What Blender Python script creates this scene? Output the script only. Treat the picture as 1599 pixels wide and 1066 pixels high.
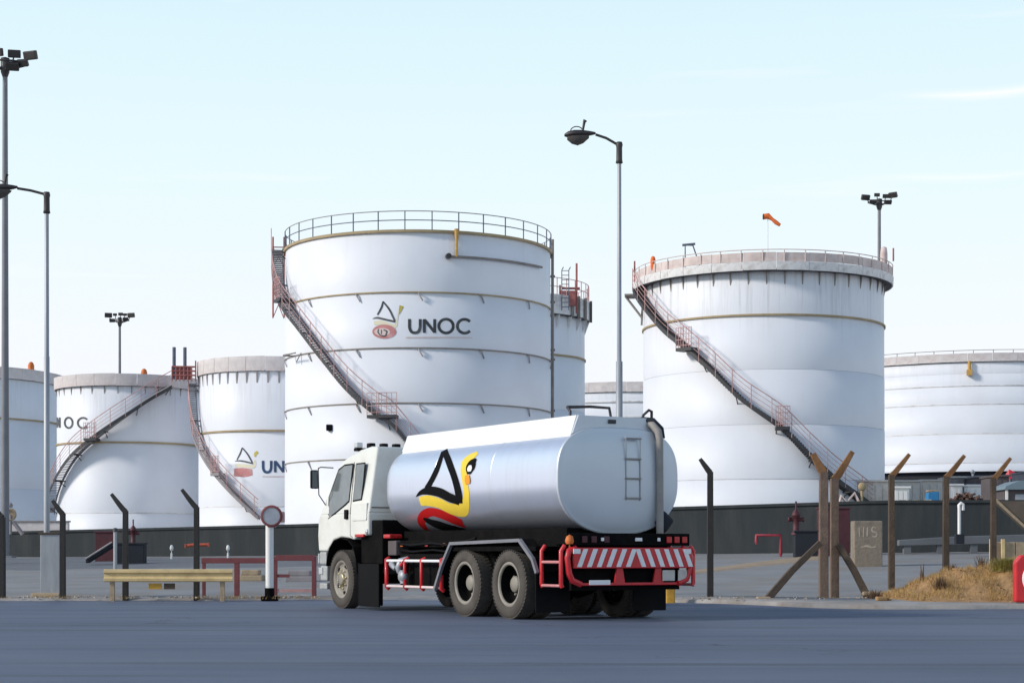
import bpy, bmesh, math, random
from mathutils import Vector, Matrix
R_ = math.radians
rnd = random.Random(7)
scn = bpy.context.scene
for o in list(bpy.data.objects): bpy.data.objects.remove(o)
C = scn.collection

# ------------------------------------------------------------------ camera
F, CX, HZ, CAMZ = 2823.0, 799.5, 862.0, 1.0      # focal length in photo pixels, principal column, horizon row, eye height
cam = bpy.data.cameras.new('camera'); camo = bpy.data.objects.new('camera', cam); C.objects.link(camo)
cam.sensor_width = 36; cam.lens = F / 1599 * 36; cam.shift_y = (HZ - 533) / 1599
cam.clip_start = .1; cam.clip_end = 4000
camo.location = (0, 0, CAMZ); camo.rotation_euler = (R_(90), 0, 0)
scn.camera = camo
# ------------------------------------------------------------------ sky, sun, exposure
SUN_AZ, SUN_EL = -107.0, 28.0          # degrees from +Y, clockwise positive (so: left, a little behind the viewer)
w = bpy.data.worlds.new('World'); scn.world = w; w.use_nodes = True
nt = w.node_tree; nt.nodes.clear()
sky = nt.nodes.new('ShaderNodeTexSky'); sky.sky_type = 'NISHITA'; sky.sun_disc = False
sky.sun_elevation = R_(SUN_EL); sky.sun_rotation = R_(SUN_AZ); sky.altitude = 0
sky.air_density = 1.2; sky.dust_density = .6; sky.ozone_density = 3.0
bg = nt.nodes.new('ShaderNodeBackground'); bg.inputs[1].default_value = .15
wo = nt.nodes.new('ShaderNodeOutputWorld')
tc = nt.nodes.new('ShaderNodeTexCoord')
# thin bright veil of haze over the Nishita sky: densest near the horizon, thinner overhead, with a few faint wisps
sxyz = nt.nodes.new('ShaderNodeSeparateXYZ'); nt.links.new(tc.outputs['Generated'], sxyz.inputs[0])
vf = nt.nodes.new('ShaderNodeMapRange'); vf.interpolation_type = 'SMOOTHSTEP'
for i_, v_ in ((1, .26), (2, .60), (3, .95), (4, .0)): vf.inputs[i_].default_value = v_
nt.links.new(sxyz.outputs[2], vf.inputs[0])
vc = nt.nodes.new('ShaderNodeValToRGB'); vc.color_ramp.elements[0].position = .0; vc.color_ramp.elements[1].position = .32
vc.color_ramp.elements[0].color = (.93, .925, 1.0, 1); vc.color_ramp.elements[1].color = (.68, .885, .965, 1)
e_ = vc.color_ramp.elements.new(.20); e_.color = (.815, .955, .99, 1); e_ = vc.color_ramp.elements.new(.11); e_.color = (.915, .945, 1.0, 1)
nt.links.new(sxyz.outputs[2], vc.inputs[0])
vs_ = nt.nodes.new('ShaderNodeVectorMath'); vs_.operation = 'SCALE'; vs_.inputs[3].default_value = 6.95; nt.links.new(vc.outputs[0], vs_.inputs[0])
mp = nt.nodes.new('ShaderNodeMapping'); mp.inputs['Scale'].default_value = (3.0, 3.0, 42.0); mp.inputs['Rotation'].default_value = (0, R_(-1.2), 0)
nz = nt.nodes.new('ShaderNodeTexNoise'); nz.inputs['Scale'].default_value = 1.35; nz.inputs['Detail'].default_value = 6; nz.inputs['Roughness'].default_value = .55
rp = nt.nodes.new('ShaderNodeValToRGB'); rp.color_ramp.elements[0].position = .60; rp.color_ramp.elements[1].position = .85
ml = nt.nodes.new('ShaderNodeMath'); ml.operation = 'MULTIPLY'; ml.inputs[1].default_value = .6
mx0 = nt.nodes.new('ShaderNodeMixRGB'); mx = nt.nodes.new('ShaderNodeMixRGB'); mx.inputs[2].default_value = (6.75, 6.8, 6.9, 1)
nt.links.new(tc.outputs['Generated'], mp.inputs[0]); nt.links.new(mp.outputs[0], nz.inputs[0]); nt.links.new(nz.outputs[0], rp.inputs[0]); nt.links.new(rp.outputs[0], ml.inputs[0])
nt.links.new(vf.outputs[0], mx0.inputs[0]); nt.links.new(sky.outputs[0], mx0.inputs[1]); nt.links.new(vs_.outputs[0], mx0.inputs[2])
def wm(op, a, b=None):
    q = nt.nodes.new('ShaderNodeMath'); q.operation = op
    for i, v in enumerate((a, b)):
        if v is None: continue
        if isinstance(v, (int, float)): q.inputs[i].default_value = v
        else: nt.links.new(v, q.inputs[i])
    return q.outputs[0]
def wisp(az0, az1, el, tilt, thick, amt):      # one thin drawn-out cirrus streak: azimuth range, height, slope, thickness
    a = wm('ARCTAN2', sxyz.outputs[0], sxyz.outputs[1]); t = wm('SUBTRACT', a, az0)
    wav = wm('MULTIPLY', wm('SINE', wm('MULTIPLY', a, 42.)), .0018)
    c = wm('ADD', wm('ADD', wm('MULTIPLY', t, tilt), el), wav)
    d = wm('DIVIDE', wm('ABSOLUTE', wm('SUBTRACT', sxyz.outputs[2], c)), thick)
    g = wm('MAXIMUM', wm('SUBTRACT', 1., d), 0.); m1 = nt.nodes.new('ShaderNodeMapRange'); m1.interpolation_type = 'SMOOTHSTEP'
    for i, v in ((1, az0), (2, az0 + .06), (3, 0), (4, 1)): m1.inputs[i].default_value = v
    nt.links.new(a, m1.inputs[0]); m2 = nt.nodes.new('ShaderNodeMapRange'); m2.interpolation_type = 'SMOOTHSTEP'
    for i, v in ((1, az1 - .1), (2, az1), (3, 1), (4, 0)): m2.inputs[i].default_value = v
    nt.links.new(a, m2.inputs[0])
    return wm('MULTIPLY', wm('MULTIPLY', wm('MULTIPLY', wm('MULTIPLY', g, g), m1.outputs[0]), m2.outputs[0]), amt)
wsum = wm('MINIMUM', wm('ADD', wm('ADD', ml.outputs[0], wisp(.195, .55, .238, .03, .0045, .95)), wisp(.175, .34, .197, .02, .004, .5)), 1.)
nt.links.new(wsum, mx.inputs[0]); nt.links.new(mx0.outputs[0], mx.inputs[1]); nt.links.new(mx.outputs[0], bg.inputs[0]); nt.links.new(bg.outputs[0], wo.inputs[0])
sl = bpy.data.lights.new('sun', 'SUN'); sl.energy = 3.0; sl.angle = R_(9); sl.color = (1, .91, .80)
so = bpy.data.objects.new('sun', sl); C.objects.link(so)
sd = Vector((math.sin(R_(SUN_AZ)) * math.cos(R_(SUN_EL)), math.cos(R_(SUN_AZ)) * math.cos(R_(SUN_EL)), math.sin(R_(SUN_EL))))
so.rotation_euler = (-sd).to_track_quat('-Z', 'Y').to_euler(); so.location = sd * 60
scn.view_settings.view_transform = 'Standard'; scn.view_settings.look = 'None'
scn.view_settings.exposure = 0.0; scn.view_settings.gamma = 1; scn.view_settings.use_curve_mapping = False
scn.render.engine = 'CYCLES'

# ------------------------------------------------------------------ measuring helpers (photo pixel -> world)
def at(px, py, D): return Vector(((px - CX) / F * D, D, CAMZ + (HZ - py) / F * D))
def gd(py, z=0.0): return F * (CAMZ - z) / (py - HZ)      # distance of a ground point of height z seen on row py
PX = lambda n, D: n / F * D                               # n photo pixels at distance D, in metres

# ------------------------------------------------------------------ materials
M = {}
def mat(name, col, rough=.6, metal=0., var=.12, scale=3., bump=0., bscale=40., dirt=None, dirt_amt=.0, dscale=1.5, coat=0., spec=.5, stretch=None, coords='world', rvar=1.):
    m = bpy.data.materials.new(name); m.use_nodes = True; M[name] = m
    n = m.node_tree.nodes; L = m.node_tree.links; p = n['Principled BSDF']
    p.inputs['Roughness'].default_value = rough; p.inputs['Metallic'].default_value = metal
    p.inputs['Coat Weight'].default_value = coat; p.inputs['Specular IOR Level'].default_value = spec
    if coords == 'world':
        g = n.new('ShaderNodeNewGeometry'); vec = g.outputs['Position']
    else:
        g = n.new('ShaderNodeTexCoord'); vec = g.outputs['Object']
    if stretch:
        mp = n.new('ShaderNodeMapping'); mp.inputs['Scale'].default_value = stretch; L.new(vec, mp.inputs[0]); vec = mp.outputs[0]
    t = n.new('ShaderNodeTexNoise'); t.inputs['Scale'].default_value = scale; t.inputs['Detail'].default_value = 7; t.inputs['Roughness'].default_value = .62
    L.new(vec, t.inputs['Vector'])
    r = n.new('ShaderNodeValToRGB'); r.color_ramp.elements[0].position = .3; r.color_ramp.elements[1].position = .72
    r.color_ramp.elements[0].color = tuple(c * (1 - var) for c in col) + (1,); r.color_ramp.elements[1].color = tuple(min(1, c * (1 + var)) for c in col) + (1,)
    L.new(t.outputs[0], r.inputs[0]); out = r.outputs[0]
    if dirt:
        t2 = n.new('ShaderNodeTexNoise'); t2.inputs['Scale'].default_value = dscale; t2.inputs['Detail'].default_value = 8; t2.inputs['Roughness'].default_value = .68
        L.new(vec, t2.inputs['Vector'])
        r2 = n.new('ShaderNodeMapRange'); r2.inputs[1].default_value = .48; r2.inputs[2].default_value = .72; r2.inputs[3].default_value = 0; r2.inputs[4].default_value = dirt_amt
        L.new(t2.outputs[0], r2.inputs[0])
        mm = n.new('ShaderNodeMixRGB'); mm.inputs[2].default_value = tuple(dirt) + (1,); L.new(r2.outputs[0], mm.inputs[0]); L.new(out, mm.inputs[1]); out = mm.outputs[0]
    L.new(out, p.inputs['Base Color'])
    rr = n.new('ShaderNodeMapRange'); rr.inputs[3].default_value = max(.03, rough - .08 * rvar); rr.inputs[4].default_value = min(1, rough + .1 * rvar); L.new(t.outputs[0], rr.inputs[0]); L.new(rr.outputs[0], p.inputs['Roughness'])
    if bump:
        t3 = n.new('ShaderNodeTexNoise'); t3.inputs['Scale'].default_value = bscale; t3.inputs['Detail'].default_value = 5; L.new(vec, t3.inputs['Vector'])
        b = n.new('ShaderNodeBump'); b.inputs['Strength'].default_value = bump; b.inputs['Distance'].default_value = .02
        L.new(t3.outputs[0], b.inputs['Height']); L.new(b.outputs[0], p.inputs['Normal'])
    return m

def tank_mat(name, ztop, col=(.755, .785, .845), streak=.45, rust=.15):
    """white painted plate: rain streaks that start under the rim, faint rust runs, slightly wavy plate"""
    m = bpy.data.materials.new(name); m.use_nodes = True; M[name] = m
    n = m.node_tree.nodes; L = m.node_tree.links; p = n['Principled BSDF']; p.inputs['Roughness'].default_value = .5; p.inputs['Specular IOR Level'].default_value = .35
    tc = n.new('ShaderNodeTexCoord'); sx = n.new('ShaderNodeSeparateXYZ'); L.new(tc.outputs['Object'], sx.inputs[0])
    def math_(op, a, b=None, c=None):
        q = n.new('ShaderNodeMath'); q.operation = op
        for i, v in enumerate((a, b, c)):
            if v is None: continue
            if isinstance(v, (int, float)): q.inputs[i].default_value = v
            else: L.new(v, q.inputs[i])
        return q.outputs[0]
    ang = math_('ARCTAN2', sx.outputs[0], sx.outputs[1])
    cb = n.new('ShaderNodeCombineXYZ'); L.new(math_('MULTIPLY', ang, 16.), cb.inputs[0]); L.new(math_('MULTIPLY', sx.outputs[2], .12), cb.inputs[1])
    t = n.new('ShaderNodeTexNoise'); t.inputs['Scale'].default_value = 1.6; t.inputs['Detail'].default_value = 6; t.inputs['Roughness'].default_value = .7; L.new(cb.outputs[0], t.inputs['Vector'])
    below = math_('SUBTRACT', ztop, sx.outputs[2])
    fade = n.new('ShaderNodeMapRange'); fade.interpolation_type = 'SMOOTHSTEP'; fade.inputs[1].default_value = 0; fade.inputs[2].default_value = 3.2; fade.inputs[3].default_value = 1; fade.inputs[4].default_value = 0.05; L.new(below, fade.inputs[0])
    st = n.new('ShaderNodeMapRange'); st.inputs[1].default_value = .5; st.inputs[2].default_value = .75; L.new(t.outputs[0], st.inputs[0])
    sm = math_('MULTIPLY', math_('MULTIPLY', st.outputs[0], fade.outputs[0]), streak)
    t2 = n.new('ShaderNodeTexNoise'); t2.inputs['Scale'].default_value = .55; t2.inputs['Detail'].default_value = 6; L.new(tc.outputs['Object'], t2.inputs['Vector'])
    r = n.new('ShaderNodeValToRGB'); r.color_ramp.elements[0].position = .3; r.color_ramp.elements[1].position = .7
    r.color_ramp.elements[0].color = tuple(c * .93 for c in col) + (1,); r.color_ramp.elements[1].color = tuple(col) + (1,)
    L.new(t2.outputs[0], r.inputs[0])
    mx = n.new('ShaderNodeMixRGB'); mx.inputs[2].default_value = (.33, .31, .29, 1); L.new(sm, mx.inputs[0]); L.new(r.outputs[0], mx.inputs[1])
    cb2 = n.new('ShaderNodeCombineXYZ'); L.new(math_('MULTIPLY', ang, 9.), cb2.inputs[0]); L.new(math_('MULTIPLY', sx.outputs[2], .35), cb2.inputs[1]); cb2.inputs[2].default_value = 4.
    t4 = n.new('ShaderNodeTexNoise'); t4.inputs['Scale'].default_value = 1.9; t4.inputs['Detail'].default_value = 7; t4.inputs['Roughness'].default_value = .75; L.new(cb2.outputs[0], t4.inputs['Vector'])
    rr = n.new('ShaderNodeMapRange'); rr.inputs[1].default_value = .62; rr.inputs[2].default_value = .8; rr.inputs[4].default_value = rust; L.new(t4.outputs[0], rr.inputs[0])
    mx2 = n.new('ShaderNodeMixRGB'); mx2.inputs[2].default_value = (.42, .30, .20, 1); L.new(rr.outputs[0], mx2.inputs[0]); L.new(mx.outputs[0], mx2.inputs[1])
    L.new(mx2.outputs[0], p.inputs['Base Color'])
    t3 = n.new('ShaderNodeTexNoise'); t3.inputs['Scale'].default_value = .9; t3.inputs['Detail'].default_value = 2; L.new(tc.outputs['Object'], t3.inputs['Vector'])
    b = n.new('ShaderNodeBump'); b.inputs['Strength'].default_value = .25; b.inputs['Distance'].default_value = .05; L.new(t3.outputs[0], b.inputs['Height']); L.new(b.outputs[0], p.inputs['Normal'])
    return m

def asphalt(name):
    m = bpy.data.materials.new(name); m.use_nodes = True; M[name] = m
    n = m.node_tree.nodes; L = m.node_tree.links; p = n['Principled BSDF']; g = n.new('ShaderNodeNewGeometry'); pos = g.outputs['Position']
    def noise(scale, detail=5, stretch=None, rough=.6):
        v = pos
        if stretch: q = n.new('ShaderNodeMapping'); q.inputs['Scale'].default_value = stretch[:3]; q.inputs['Rotation'].default_value = (0, 0, stretch[3]); L.new(pos, q.inputs[0]); v = q.outputs[0]
        t = n.new('ShaderNodeTexNoise'); t.inputs['Scale'].default_value = scale; t.inputs['Detail'].default_value = detail; t.inputs['Roughness'].default_value = rough; L.new(v, t.inputs['Vector']); return t.outputs[0]
    def rng(x, a, b, c, d):
        r = n.new('ShaderNodeMapRange'); r.inputs[1].default_value = a; r.inputs[2].default_value = b; r.inputs[3].default_value = c; r.inputs[4].default_value = d; L.new(x, r.inputs[0]); return r.outputs[0]
    def mix(f, a, b):
        q = n.new('ShaderNodeMixRGB')
        for i, v in ((0, f), (1, a), (2, b)):
            if isinstance(v, (int, float)): q.inputs[i].default_value = v
            elif isinstance(v, tuple): q.inputs[i].default_value = v + (1,)
            else: L.new(v, q.inputs[i])
        return q.outputs[0]
    c = mix(rng(noise(.18, 4), .35, .65, 0, 1), (.084, .108, .165), (.112, .140, .204))
    c = mix(rng(noise(.5, 6, (.12, 1., 1., 0.)), .5, .75, 0, .55), c, (.058, .073, .108))            # long worn bands along the road
    c = mix(rng(noise(.7, 6, (.10, 1.6, 1., R_(14))), .56, .68, 0, .85), c, (.045, .054, .075))      # darker tyre sweeps
    c = mix(rng(noise(14, 4, None, .75), .5, .72, 0, .30), c, (.15, .165, .19))
    c = mix(rng(noise(90, 3), .45, .75, 0, .5), c, (.17, .185, .21))                                   # aggregate
    c = mix(rng(noise(2.4, 8, None, .75), .66, .74, 0, .7), c, (.028, .032, .040))                     # oil spots
    c = mix(rng(noise(1.1, 9, None, .7), .60, .78, 0, .55), c, (.20, .185, .165))                      # dust
    v = n.new('ShaderNodeTexVoronoi'); v.feature = 'DISTANCE_TO_EDGE'; v.inputs['Scale'].default_value = .22; w_ = n.new('ShaderNodeVectorMath'); w_.operation = 'ADD'
    tn = n.new('ShaderNodeTexNoise'); tn.inputs['Scale'].default_value = 1.2; tn.inputs['Detail'].default_value = 6; L.new(pos, tn.inputs['Vector']); L.new(pos, w_.inputs[0]); sc = n.new('ShaderNodeVectorMath'); sc.operation = 'SCALE'; sc.inputs[3].default_value = 1.6; L.new(tn.outputs['Color'], sc.inputs[0]); L.new(sc.outputs[0], w_.inputs[1]); L.new(w_.outputs[0], v.inputs['Vector'])
    cm = n.new('ShaderNodeMath'); cm.operation = 'MULTIPLY'; L.new(rng(v.outputs['Distance'], .0, .006, .8, 0), cm.inputs[0]); L.new(rng(noise(.15, 2), .5, .58, 0, 1), cm.inputs[1])
    c = mix(cm.outputs[0], c, (.02, .022, .027)); L.new(c, p.inputs['Base Color'])
    L.new(rng(noise(.5, 6, (.12, 1., 1., 0.)), .3, .7, .58, .74), p.inputs['Roughness']); p.inputs['Specular IOR Level'].default_value = .35
    b = n.new('ShaderNodeBump'); b.inputs['Strength'].default_value = .45; b.inputs['Distance'].default_value = .012; L.new(noise(70, 3), b.inputs['Height']); L.new(b.outputs[0], p.inputs['Normal'])
asphalt('asphalt')
mat('inner_asphalt', (.14, .15, .165), .8, var=.15, scale=.8, bump=.3, bscale=30)
mat('yard_concrete', (.23, .235, .24), .85, var=.16, scale=.6, bump=.4, bscale=20, dirt=(.22, .175, .13), dirt_amt=.75, dscale=.45)
mat('pavement', (.32, .305, .29), .9, var=.22, scale=1.2, bump=.6, bscale=18, dirt=(.20, .145, .10), dirt_amt=.85, dscale=.9)
mat('sand', (.33, .25, .17), .95, var=.18, scale=1.5, bump=.6, bscale=12)
mat('soil', (.38, .225, .10), .95, var=.30, scale=2.2, bump=1., bscale=9, dirt=(.22, .13, .06), dirt_amt=.7, dscale=3)
mat('bund_wall', (.036, .043, .048), .85, var=.2, scale=.5, bump=.3, bscale=8, dirt=(.062, .064, .062), dirt_amt=.7, dscale=1.0, spec=.2, stretch=(1.3, 1.3, .22))
mat('white_plain', (.80, .80, .78), .5, var=.05, scale=2)
mat('rim_panel', (.64, .60, .595), .75, var=.18, scale=1.2, dirt=(.40, .29, .27), dirt_amt=.6, dscale=1.6, coords='object')
mat('rim_rust', (.60, .49, .46), .8, var=.25, scale=1.5, dirt=(.68, .62, .60), dirt_amt=.9, dscale=1.2, coords='object')
mat('rim_white', (.74, .74, .74), .7, var=.12, scale=2, dirt=(.35, .30, .27), dirt_amt=.8, dscale=1.4, coords='object')
mat('ring_tan', (.36, .28, .16), .7, var=.2, scale=1.5)
mat('ring_grey', (.24, .22, .20), .7, var=.25, scale=1.5)
mat('steel_dark', (.045, .045, .05), .6, var=.25, scale=4)
mat('rail_blue', (.10, .12, .17), .55, var=.2, scale=3)
mat('rail_pink', (.52, .30, .29), .7, var=.25, scale=4, dirt=(.62, .52, .50), dirt_amt=.8, dscale=3)
mat('rail_red', (.36, .12, .11), .7, var=.3, scale=4)
mat('stair_grey', (.30, .30, .32), .7, var=.2, scale=3)
mat('galvanised', (.36, .38, .41), .5, .35, var=.15, scale=4, stretch=(3, 3, .4))
mat('pole_grey', (.20, .205, .23), .55, .1, var=.12, scale=2)
mat('lamp_dark', (.05, .045, .045), .5, .2, var=.2, scale=6)
mat('lamp_lens', (.10, .09, .08), .25, 0, var=.2, scale=20)
mat('post_dark', (.028, .026, .025), .8, var=.25, scale=6, bump=.4)
mat('post_brown', (.095, .068, .048), .85, var=.3, scale=5, bump=.6, bscale=25, dirt=(.09, .065, .05), dirt_amt=.7, dscale=4)
mat('post_pink', (.165, .118, .092), .85, var=.25, scale=5, bump=.6, bscale=25, dirt=(.15, .10, .07), dirt_amt=.6, dscale=3)
mat('arm_rust', (.22, .11, .045), .8, var=.35, scale=6, bump=.5, bscale=25)
mat('yellow_rail', (.66, .50, .25), .6, var=.12, scale=3, dirt=(.40, .26, .12), dirt_amt=.6, dscale=4)
mat('yellow_post', (.62, .34, .04), .65, var=.25, scale=6, dirt=(.3, .18, .05), dirt_amt=.6, dscale=8)
mat('maroon', (.20, .055, .06), .65, var=.2, scale=4)
mat('red_paint', (.60, .022, .03), .4, var=.12, scale=5, coat=.1)
mat('dark_red', (.075, .016, .024), .6, var=.25, scale=4)
mat('orange_fabric', (.85, .17, .03), .8, var=.12, scale=5)
mat('orange_paint', (.62, .16, .03), .6, var=.2, scale=8)
mat('pipe_red', (.33, .03, .05), .55, var=.3, scale=5, dirt=(.10, .02, .03), dirt_amt=.8, dscale=2)
mat('orange_red', (.45, .085, .04), .6, var=.25, scale=8)
mat('valve_yellow', (.55, .32, .08), .6, var=.3, scale=9)
mat('black_plastic', (.007, .007, .008), .6, var=.3, scale=6, spec=.08)
mat('chassis_black', (.0055, .0055, .006), .75, var=.4, scale=5, dirt=(.016, .013, .011), dirt_amt=.6, dscale=4, spec=.05)
mat('tyre', (.070, .061, .053), .9, var=.18, scale=5, bump=.3, bscale=60, dirt=(.115, .10, .085), dirt_amt=.7, dscale=3)
mat('rim_dusty', (.27, .25, .215), .6, .1, var=.2, scale=6)
mat('hub_gold', (.55, .46, .28), .35, .7, var=.2, scale=9)
mat('silver_tank', (.72, .765, .875), .33, .72, var=.006, scale=.4, coords='object', rvar=0., dirt=(.50, .48, .46), dirt_amt=.22, dscale=2.0, stretch=(1.2, 1.6, .25))
mat('tank_end', (.60, .65, .71), .42, .35, var=.04, scale=1.2, coords='object')
mat('white_gloss', (.83, .83, .81), .35, var=.03, scale=2, coords='object')
mat('cab_paint', (.74, .75, .70), .3, var=.03, scale=1.5, coat=.35, coords='object', dirt=(.52, .46, .38), dirt_amt=.4, dscale=2.2)
mat('bumper_grey', (.42, .43, .43), .45, .2, var=.15, scale=6)
mat('glass', (.15, .175, .185), .06, 0, var=.25, scale=2.2, spec=.9, coords='object')
mat('headlamp_glass', (.6, .62, .62), .1, .3, var=.1, scale=9)
mat('lamp_red', (.5, .02, .02), .25, var=.15, scale=12)
mat('marking_white', (.84, .85, .86), .5, var=.06, scale=6)
mat('marking_black', (.008, .008, .009), .8, var=.1, scale=6, spec=.05)
mat('marking_yellow', (.82, .60, .06), .45, var=.06, scale=4, spec=.15)
mat('marking_orange', (.85, .33, .03), .45, var=.06, scale=4, spec=.15)
mat('marking_red', (.55, .012, .012), .45, var=.06, scale=4, spec=.15)
mat('faded_black', (.045, .05, .055), .6, var=.2, scale=3, dirt=(.35, .36, .37), dirt_amt=.35, dscale=2)
mat('faded_red', (.55, .22, .22), .6, var=.15, scale=3, dirt=(.75, .55, .52), dirt_amt=.6, dscale=2)
mat('faded_pale_yellow', (.78, .74, .55), .6, var=.05, scale=3)
mat('faded_yellow', (.55, .45, .08), .6, var=.2, scale=3)
mat('faded_pink', (.70, .58, .57), .6, var=.08, scale=3)
mat('worn_letter', (.42, .36, .29), .9, var=.25, scale=9, dirt=(.38, .30, .21), dirt_amt=1., dscale=6)
mat('navy_letter', (.03, .07, .16), .6, var=.2, scale=3)
mat('pipe_brown', (.30, .28, .26), .6, var=.12, scale=5)
mat('blue_plastic', (.02, .19, .42), .45, var=.12, scale=5)
mat('container_white', (.60, .57, .53), .7, var=.2, scale=2, dirt=(.30, .24, .20), dirt_amt=.7, dscale=2)
mat('container_grey', (.27, .25, .26), .8, var=.2, scale=2)
mat('purple_brown', (.10, .085, .09), .8, var=.2, scale=2)
mat('brick_brown', (.13, .075, .06), .9, var=.35, scale=6, bump=.8, bscale=14)
mat('navy_dark', (.012, .016, .026), .8, var=.2, scale=2)
mat('teal_roof', (.17, .23, .27), .6, var=.1, scale=2)
mat('tarp_brown', (.12, .095, .075), .85, var=.2, scale=3, bump=.4, bscale=8)
mat('tan_stone', (.40, .31, .21), .9, var=.2, scale=4, bump=.6, bscale=15, dirt=(.22, .16, .10), dirt_amt=.6, dscale=3)
mat('grey_stone', (.25, .21, .165), .9, var=.3, scale=3, bump=.8, bscale=12, dirt=(.14, .11, .085), dirt_amt=.8, dscale=3)
mat('mirror_face', (.34, .37, .42), .3, .2, var=.12, scale=8)
mat('dry_grass', (.46, .30, .12), .9, var=.4, scale=8)
mat('green_grass', (.30, .27, .08), .9, var=.35, scale=6)
mat('twig', (.16, .10, .06), .9, var=.3, scale=9)
mat('debris', (.42, .36, .30), .9, var=.4, scale=9, bump=.6, bscale=20)

# ------------------------------------------------------------------ mesh building
class MB:
    def __init__(s): s.v = []; s.f = []; s.smooth = []
    def add(s, vs, fs, smooth=False):
        b = len(s.v); s.v += [tuple(p) for p in vs]
        for f in fs: s.f.append(tuple(i + b for i in f)); s.smooth.append(smooth)
        return s
    def box(s, c, size, rot=None, bev=0.):
        bm = bmesh.new(); bmesh.ops.create_cube(bm, size=1)
        for q in bm.verts: q.co = Vector((q.co.x * size[0], q.co.y * size[1], q.co.z * size[2]))
        if bev: bmesh.ops.bevel(bm, geom=bm.edges[:] , offset=min(bev, min(size) * .45), segments=2, affect='EDGES', profile=.6)
        m = Matrix.Translation(c) @ (rot.to_4x4() if rot else Matrix())
        bm.verts.index_update(); s.add([m @ q.co for q in bm.verts], [[q.index for q in f.verts] for f in bm.faces]); bm.free(); return s
    def boxb(s, x0, x1, y0, y1, z0, z1, bev=0.): return s.box(((x0 + x1) / 2, (y0 + y1) / 2, (z0 + z1) / 2), (abs(x1 - x0), abs(y1 - y0), abs(z1 - z0)), None, bev)
    def tube(s, pts, r, n=8, cap=True, up=None, square=False):
        pts = [Vector(p) for p in pts]; rs = r if isinstance(r, (list, tuple)) else [r] * len(pts)
        rings = []; nrm = None
        for i, p in enumerate(pts):
            if i == 0: t = (pts[1] - p).normalized(); h = t
            elif i == len(pts) - 1: t = (p - pts[i - 1]).normalized(); h = t
            else:
                a = (p - pts[i - 1]).normalized(); b = (pts[i + 1] - p).normalized(); h = (a + b)
                h = h.normalized() if h.length > 1e-6 else a; t = h
            if nrm is None:
                ref = Vector(up) if up else (Vector((0, 0, 1)) if abs(t.z) < .9 else Vector((0, 1, 0)))
                nrm = (ref - t * ref.dot(t)).normalized()
            else: nrm = (nrm - t * nrm.dot(t)).normalized()
            bn = t.cross(nrm); k = 1.
            if 0 < i < len(pts) - 1:
                cosv = a.dot(h); k = 1 / max(.5, cosv)
            ring = []
            for j in range(n):
                th = 2 * math.pi * (j + (.5 if square else 0)) / n
                rr = rs[i] * (math.sqrt(2) if square else 1)
                ring.append(p + nrm * (rr * math.cos(th) * k) + bn * (rr * math.sin(th)))
            rings.append(ring)
        vs = [q for r0 in rings for q in r0]; fs = []
        for i in range(len(rings) - 1):
            for j in range(n): fs.append((i * n + j, i * n + (j + 1) % n, (i + 1) * n + (j + 1) % n, (i + 1) * n + j))
        s.add(vs, fs, smooth=not square)
        if cap:
            s.add(rings[0], [tuple(range(n))[::-1]]); s.add(rings[-1], [tuple(range(n))])
        return s
    def lathe(s, prof, n=24, axis='z', c=(0, 0, 0), smooth=True, a0=0., a1=2 * math.pi):
        full = abs(a1 - a0 - 2 * math.pi) < 1e-6; m = n if full else n + 1; vs = []; c = Vector(c)
        for r, h in prof:
            for j in range(m):
                th = a0 + (a1 - a0) * j / n; x, y = r * math.cos(th), r * math.sin(th)
                vs.append(c + (Vector((x, y, h)) if axis == 'z' else Vector((h, x, y)) if axis == 'x' else Vector((x, h, y))))
        fs = []
        for i in range(len(prof) - 1):
            for j in range(n):
                k = (j + 1) % m
                fs.append((i * m + j, i * m + k, (i + 1) * m + k, (i + 1) * m + j))
        return s.add(vs, fs, smooth)
    def prism(s, poly, axis, a, b):
        """extrude 2D polygon; axis 'x': poly in (y,z); 'y': (x,z); 'z': (x,y)"""
        mk = {'x': lambda p, t: (t, p[0], p[1]), 'y': lambda p, t: (p[0], t, p[1]), 'z': lambda p, t: (p[0], p[1], t)}[axis]
        n = len(poly); vs = [mk(p, a) for p in poly] + [mk(p, b) for p in poly]
        fs = [tuple(range(n)), tuple(range(2 * n - 1, n - 1, -1))] + [(i, i + n, (i + 1) % n + n, (i + 1) % n) for i in range(n)]
        return s.add(vs, fs)
    def build(s, name, m, parent=None, bevel=0., fix=True):
        me = bpy.data.meshes.new(name); me.from_pydata(s.v, [], s.f)
        if fix:
            bm = bmesh.new(); bm.from_mesh(me); bmesh.ops.recalc_face_normals(bm, faces=bm.faces); bm.to_mesh(me); bm.free()
        for p, q in zip(me.polygons, s.smooth): p.use_smooth = q
        me.materials.append(M[m] if isinstance(m, str) else m)
        o = bpy.data.objects.new(name, me); C.objects.link(o)
        if parent: o.parent = parent
        if bevel:
            b = o.modifiers.new('bevel', 'BEVEL'); b.width = bevel; b.segments = 3; b.limit_method = 'ANGLE'; b.angle_limit = R_(25); b.harden_normals = False
        return o
def empty(name, loc, rz=0.):
    o = bpy.data.objects.new(name, None); o.empty_display_size = .3; C.objects.link(o); o.location = loc; o.rotation_euler = (0, 0, rz); return o
def tag(o, label=None, cat=None, group=None, kind=None):
    if label: o['label'] = label
    if cat: o['category'] = cat
    if group: o['group'] = group
    if kind: o['kind'] = kind
    return o
def child(o, parent, name=None):          # a copy of a part that shares its mesh
    c = o.copy(); C.objects.link(c); c.parent = parent; return c
def copy_tree(o, parent=None):
    c = o.copy(); C.objects.link(c); c.parent = parent
    for ch in o.children: copy_tree(ch, c)
    return c
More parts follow.
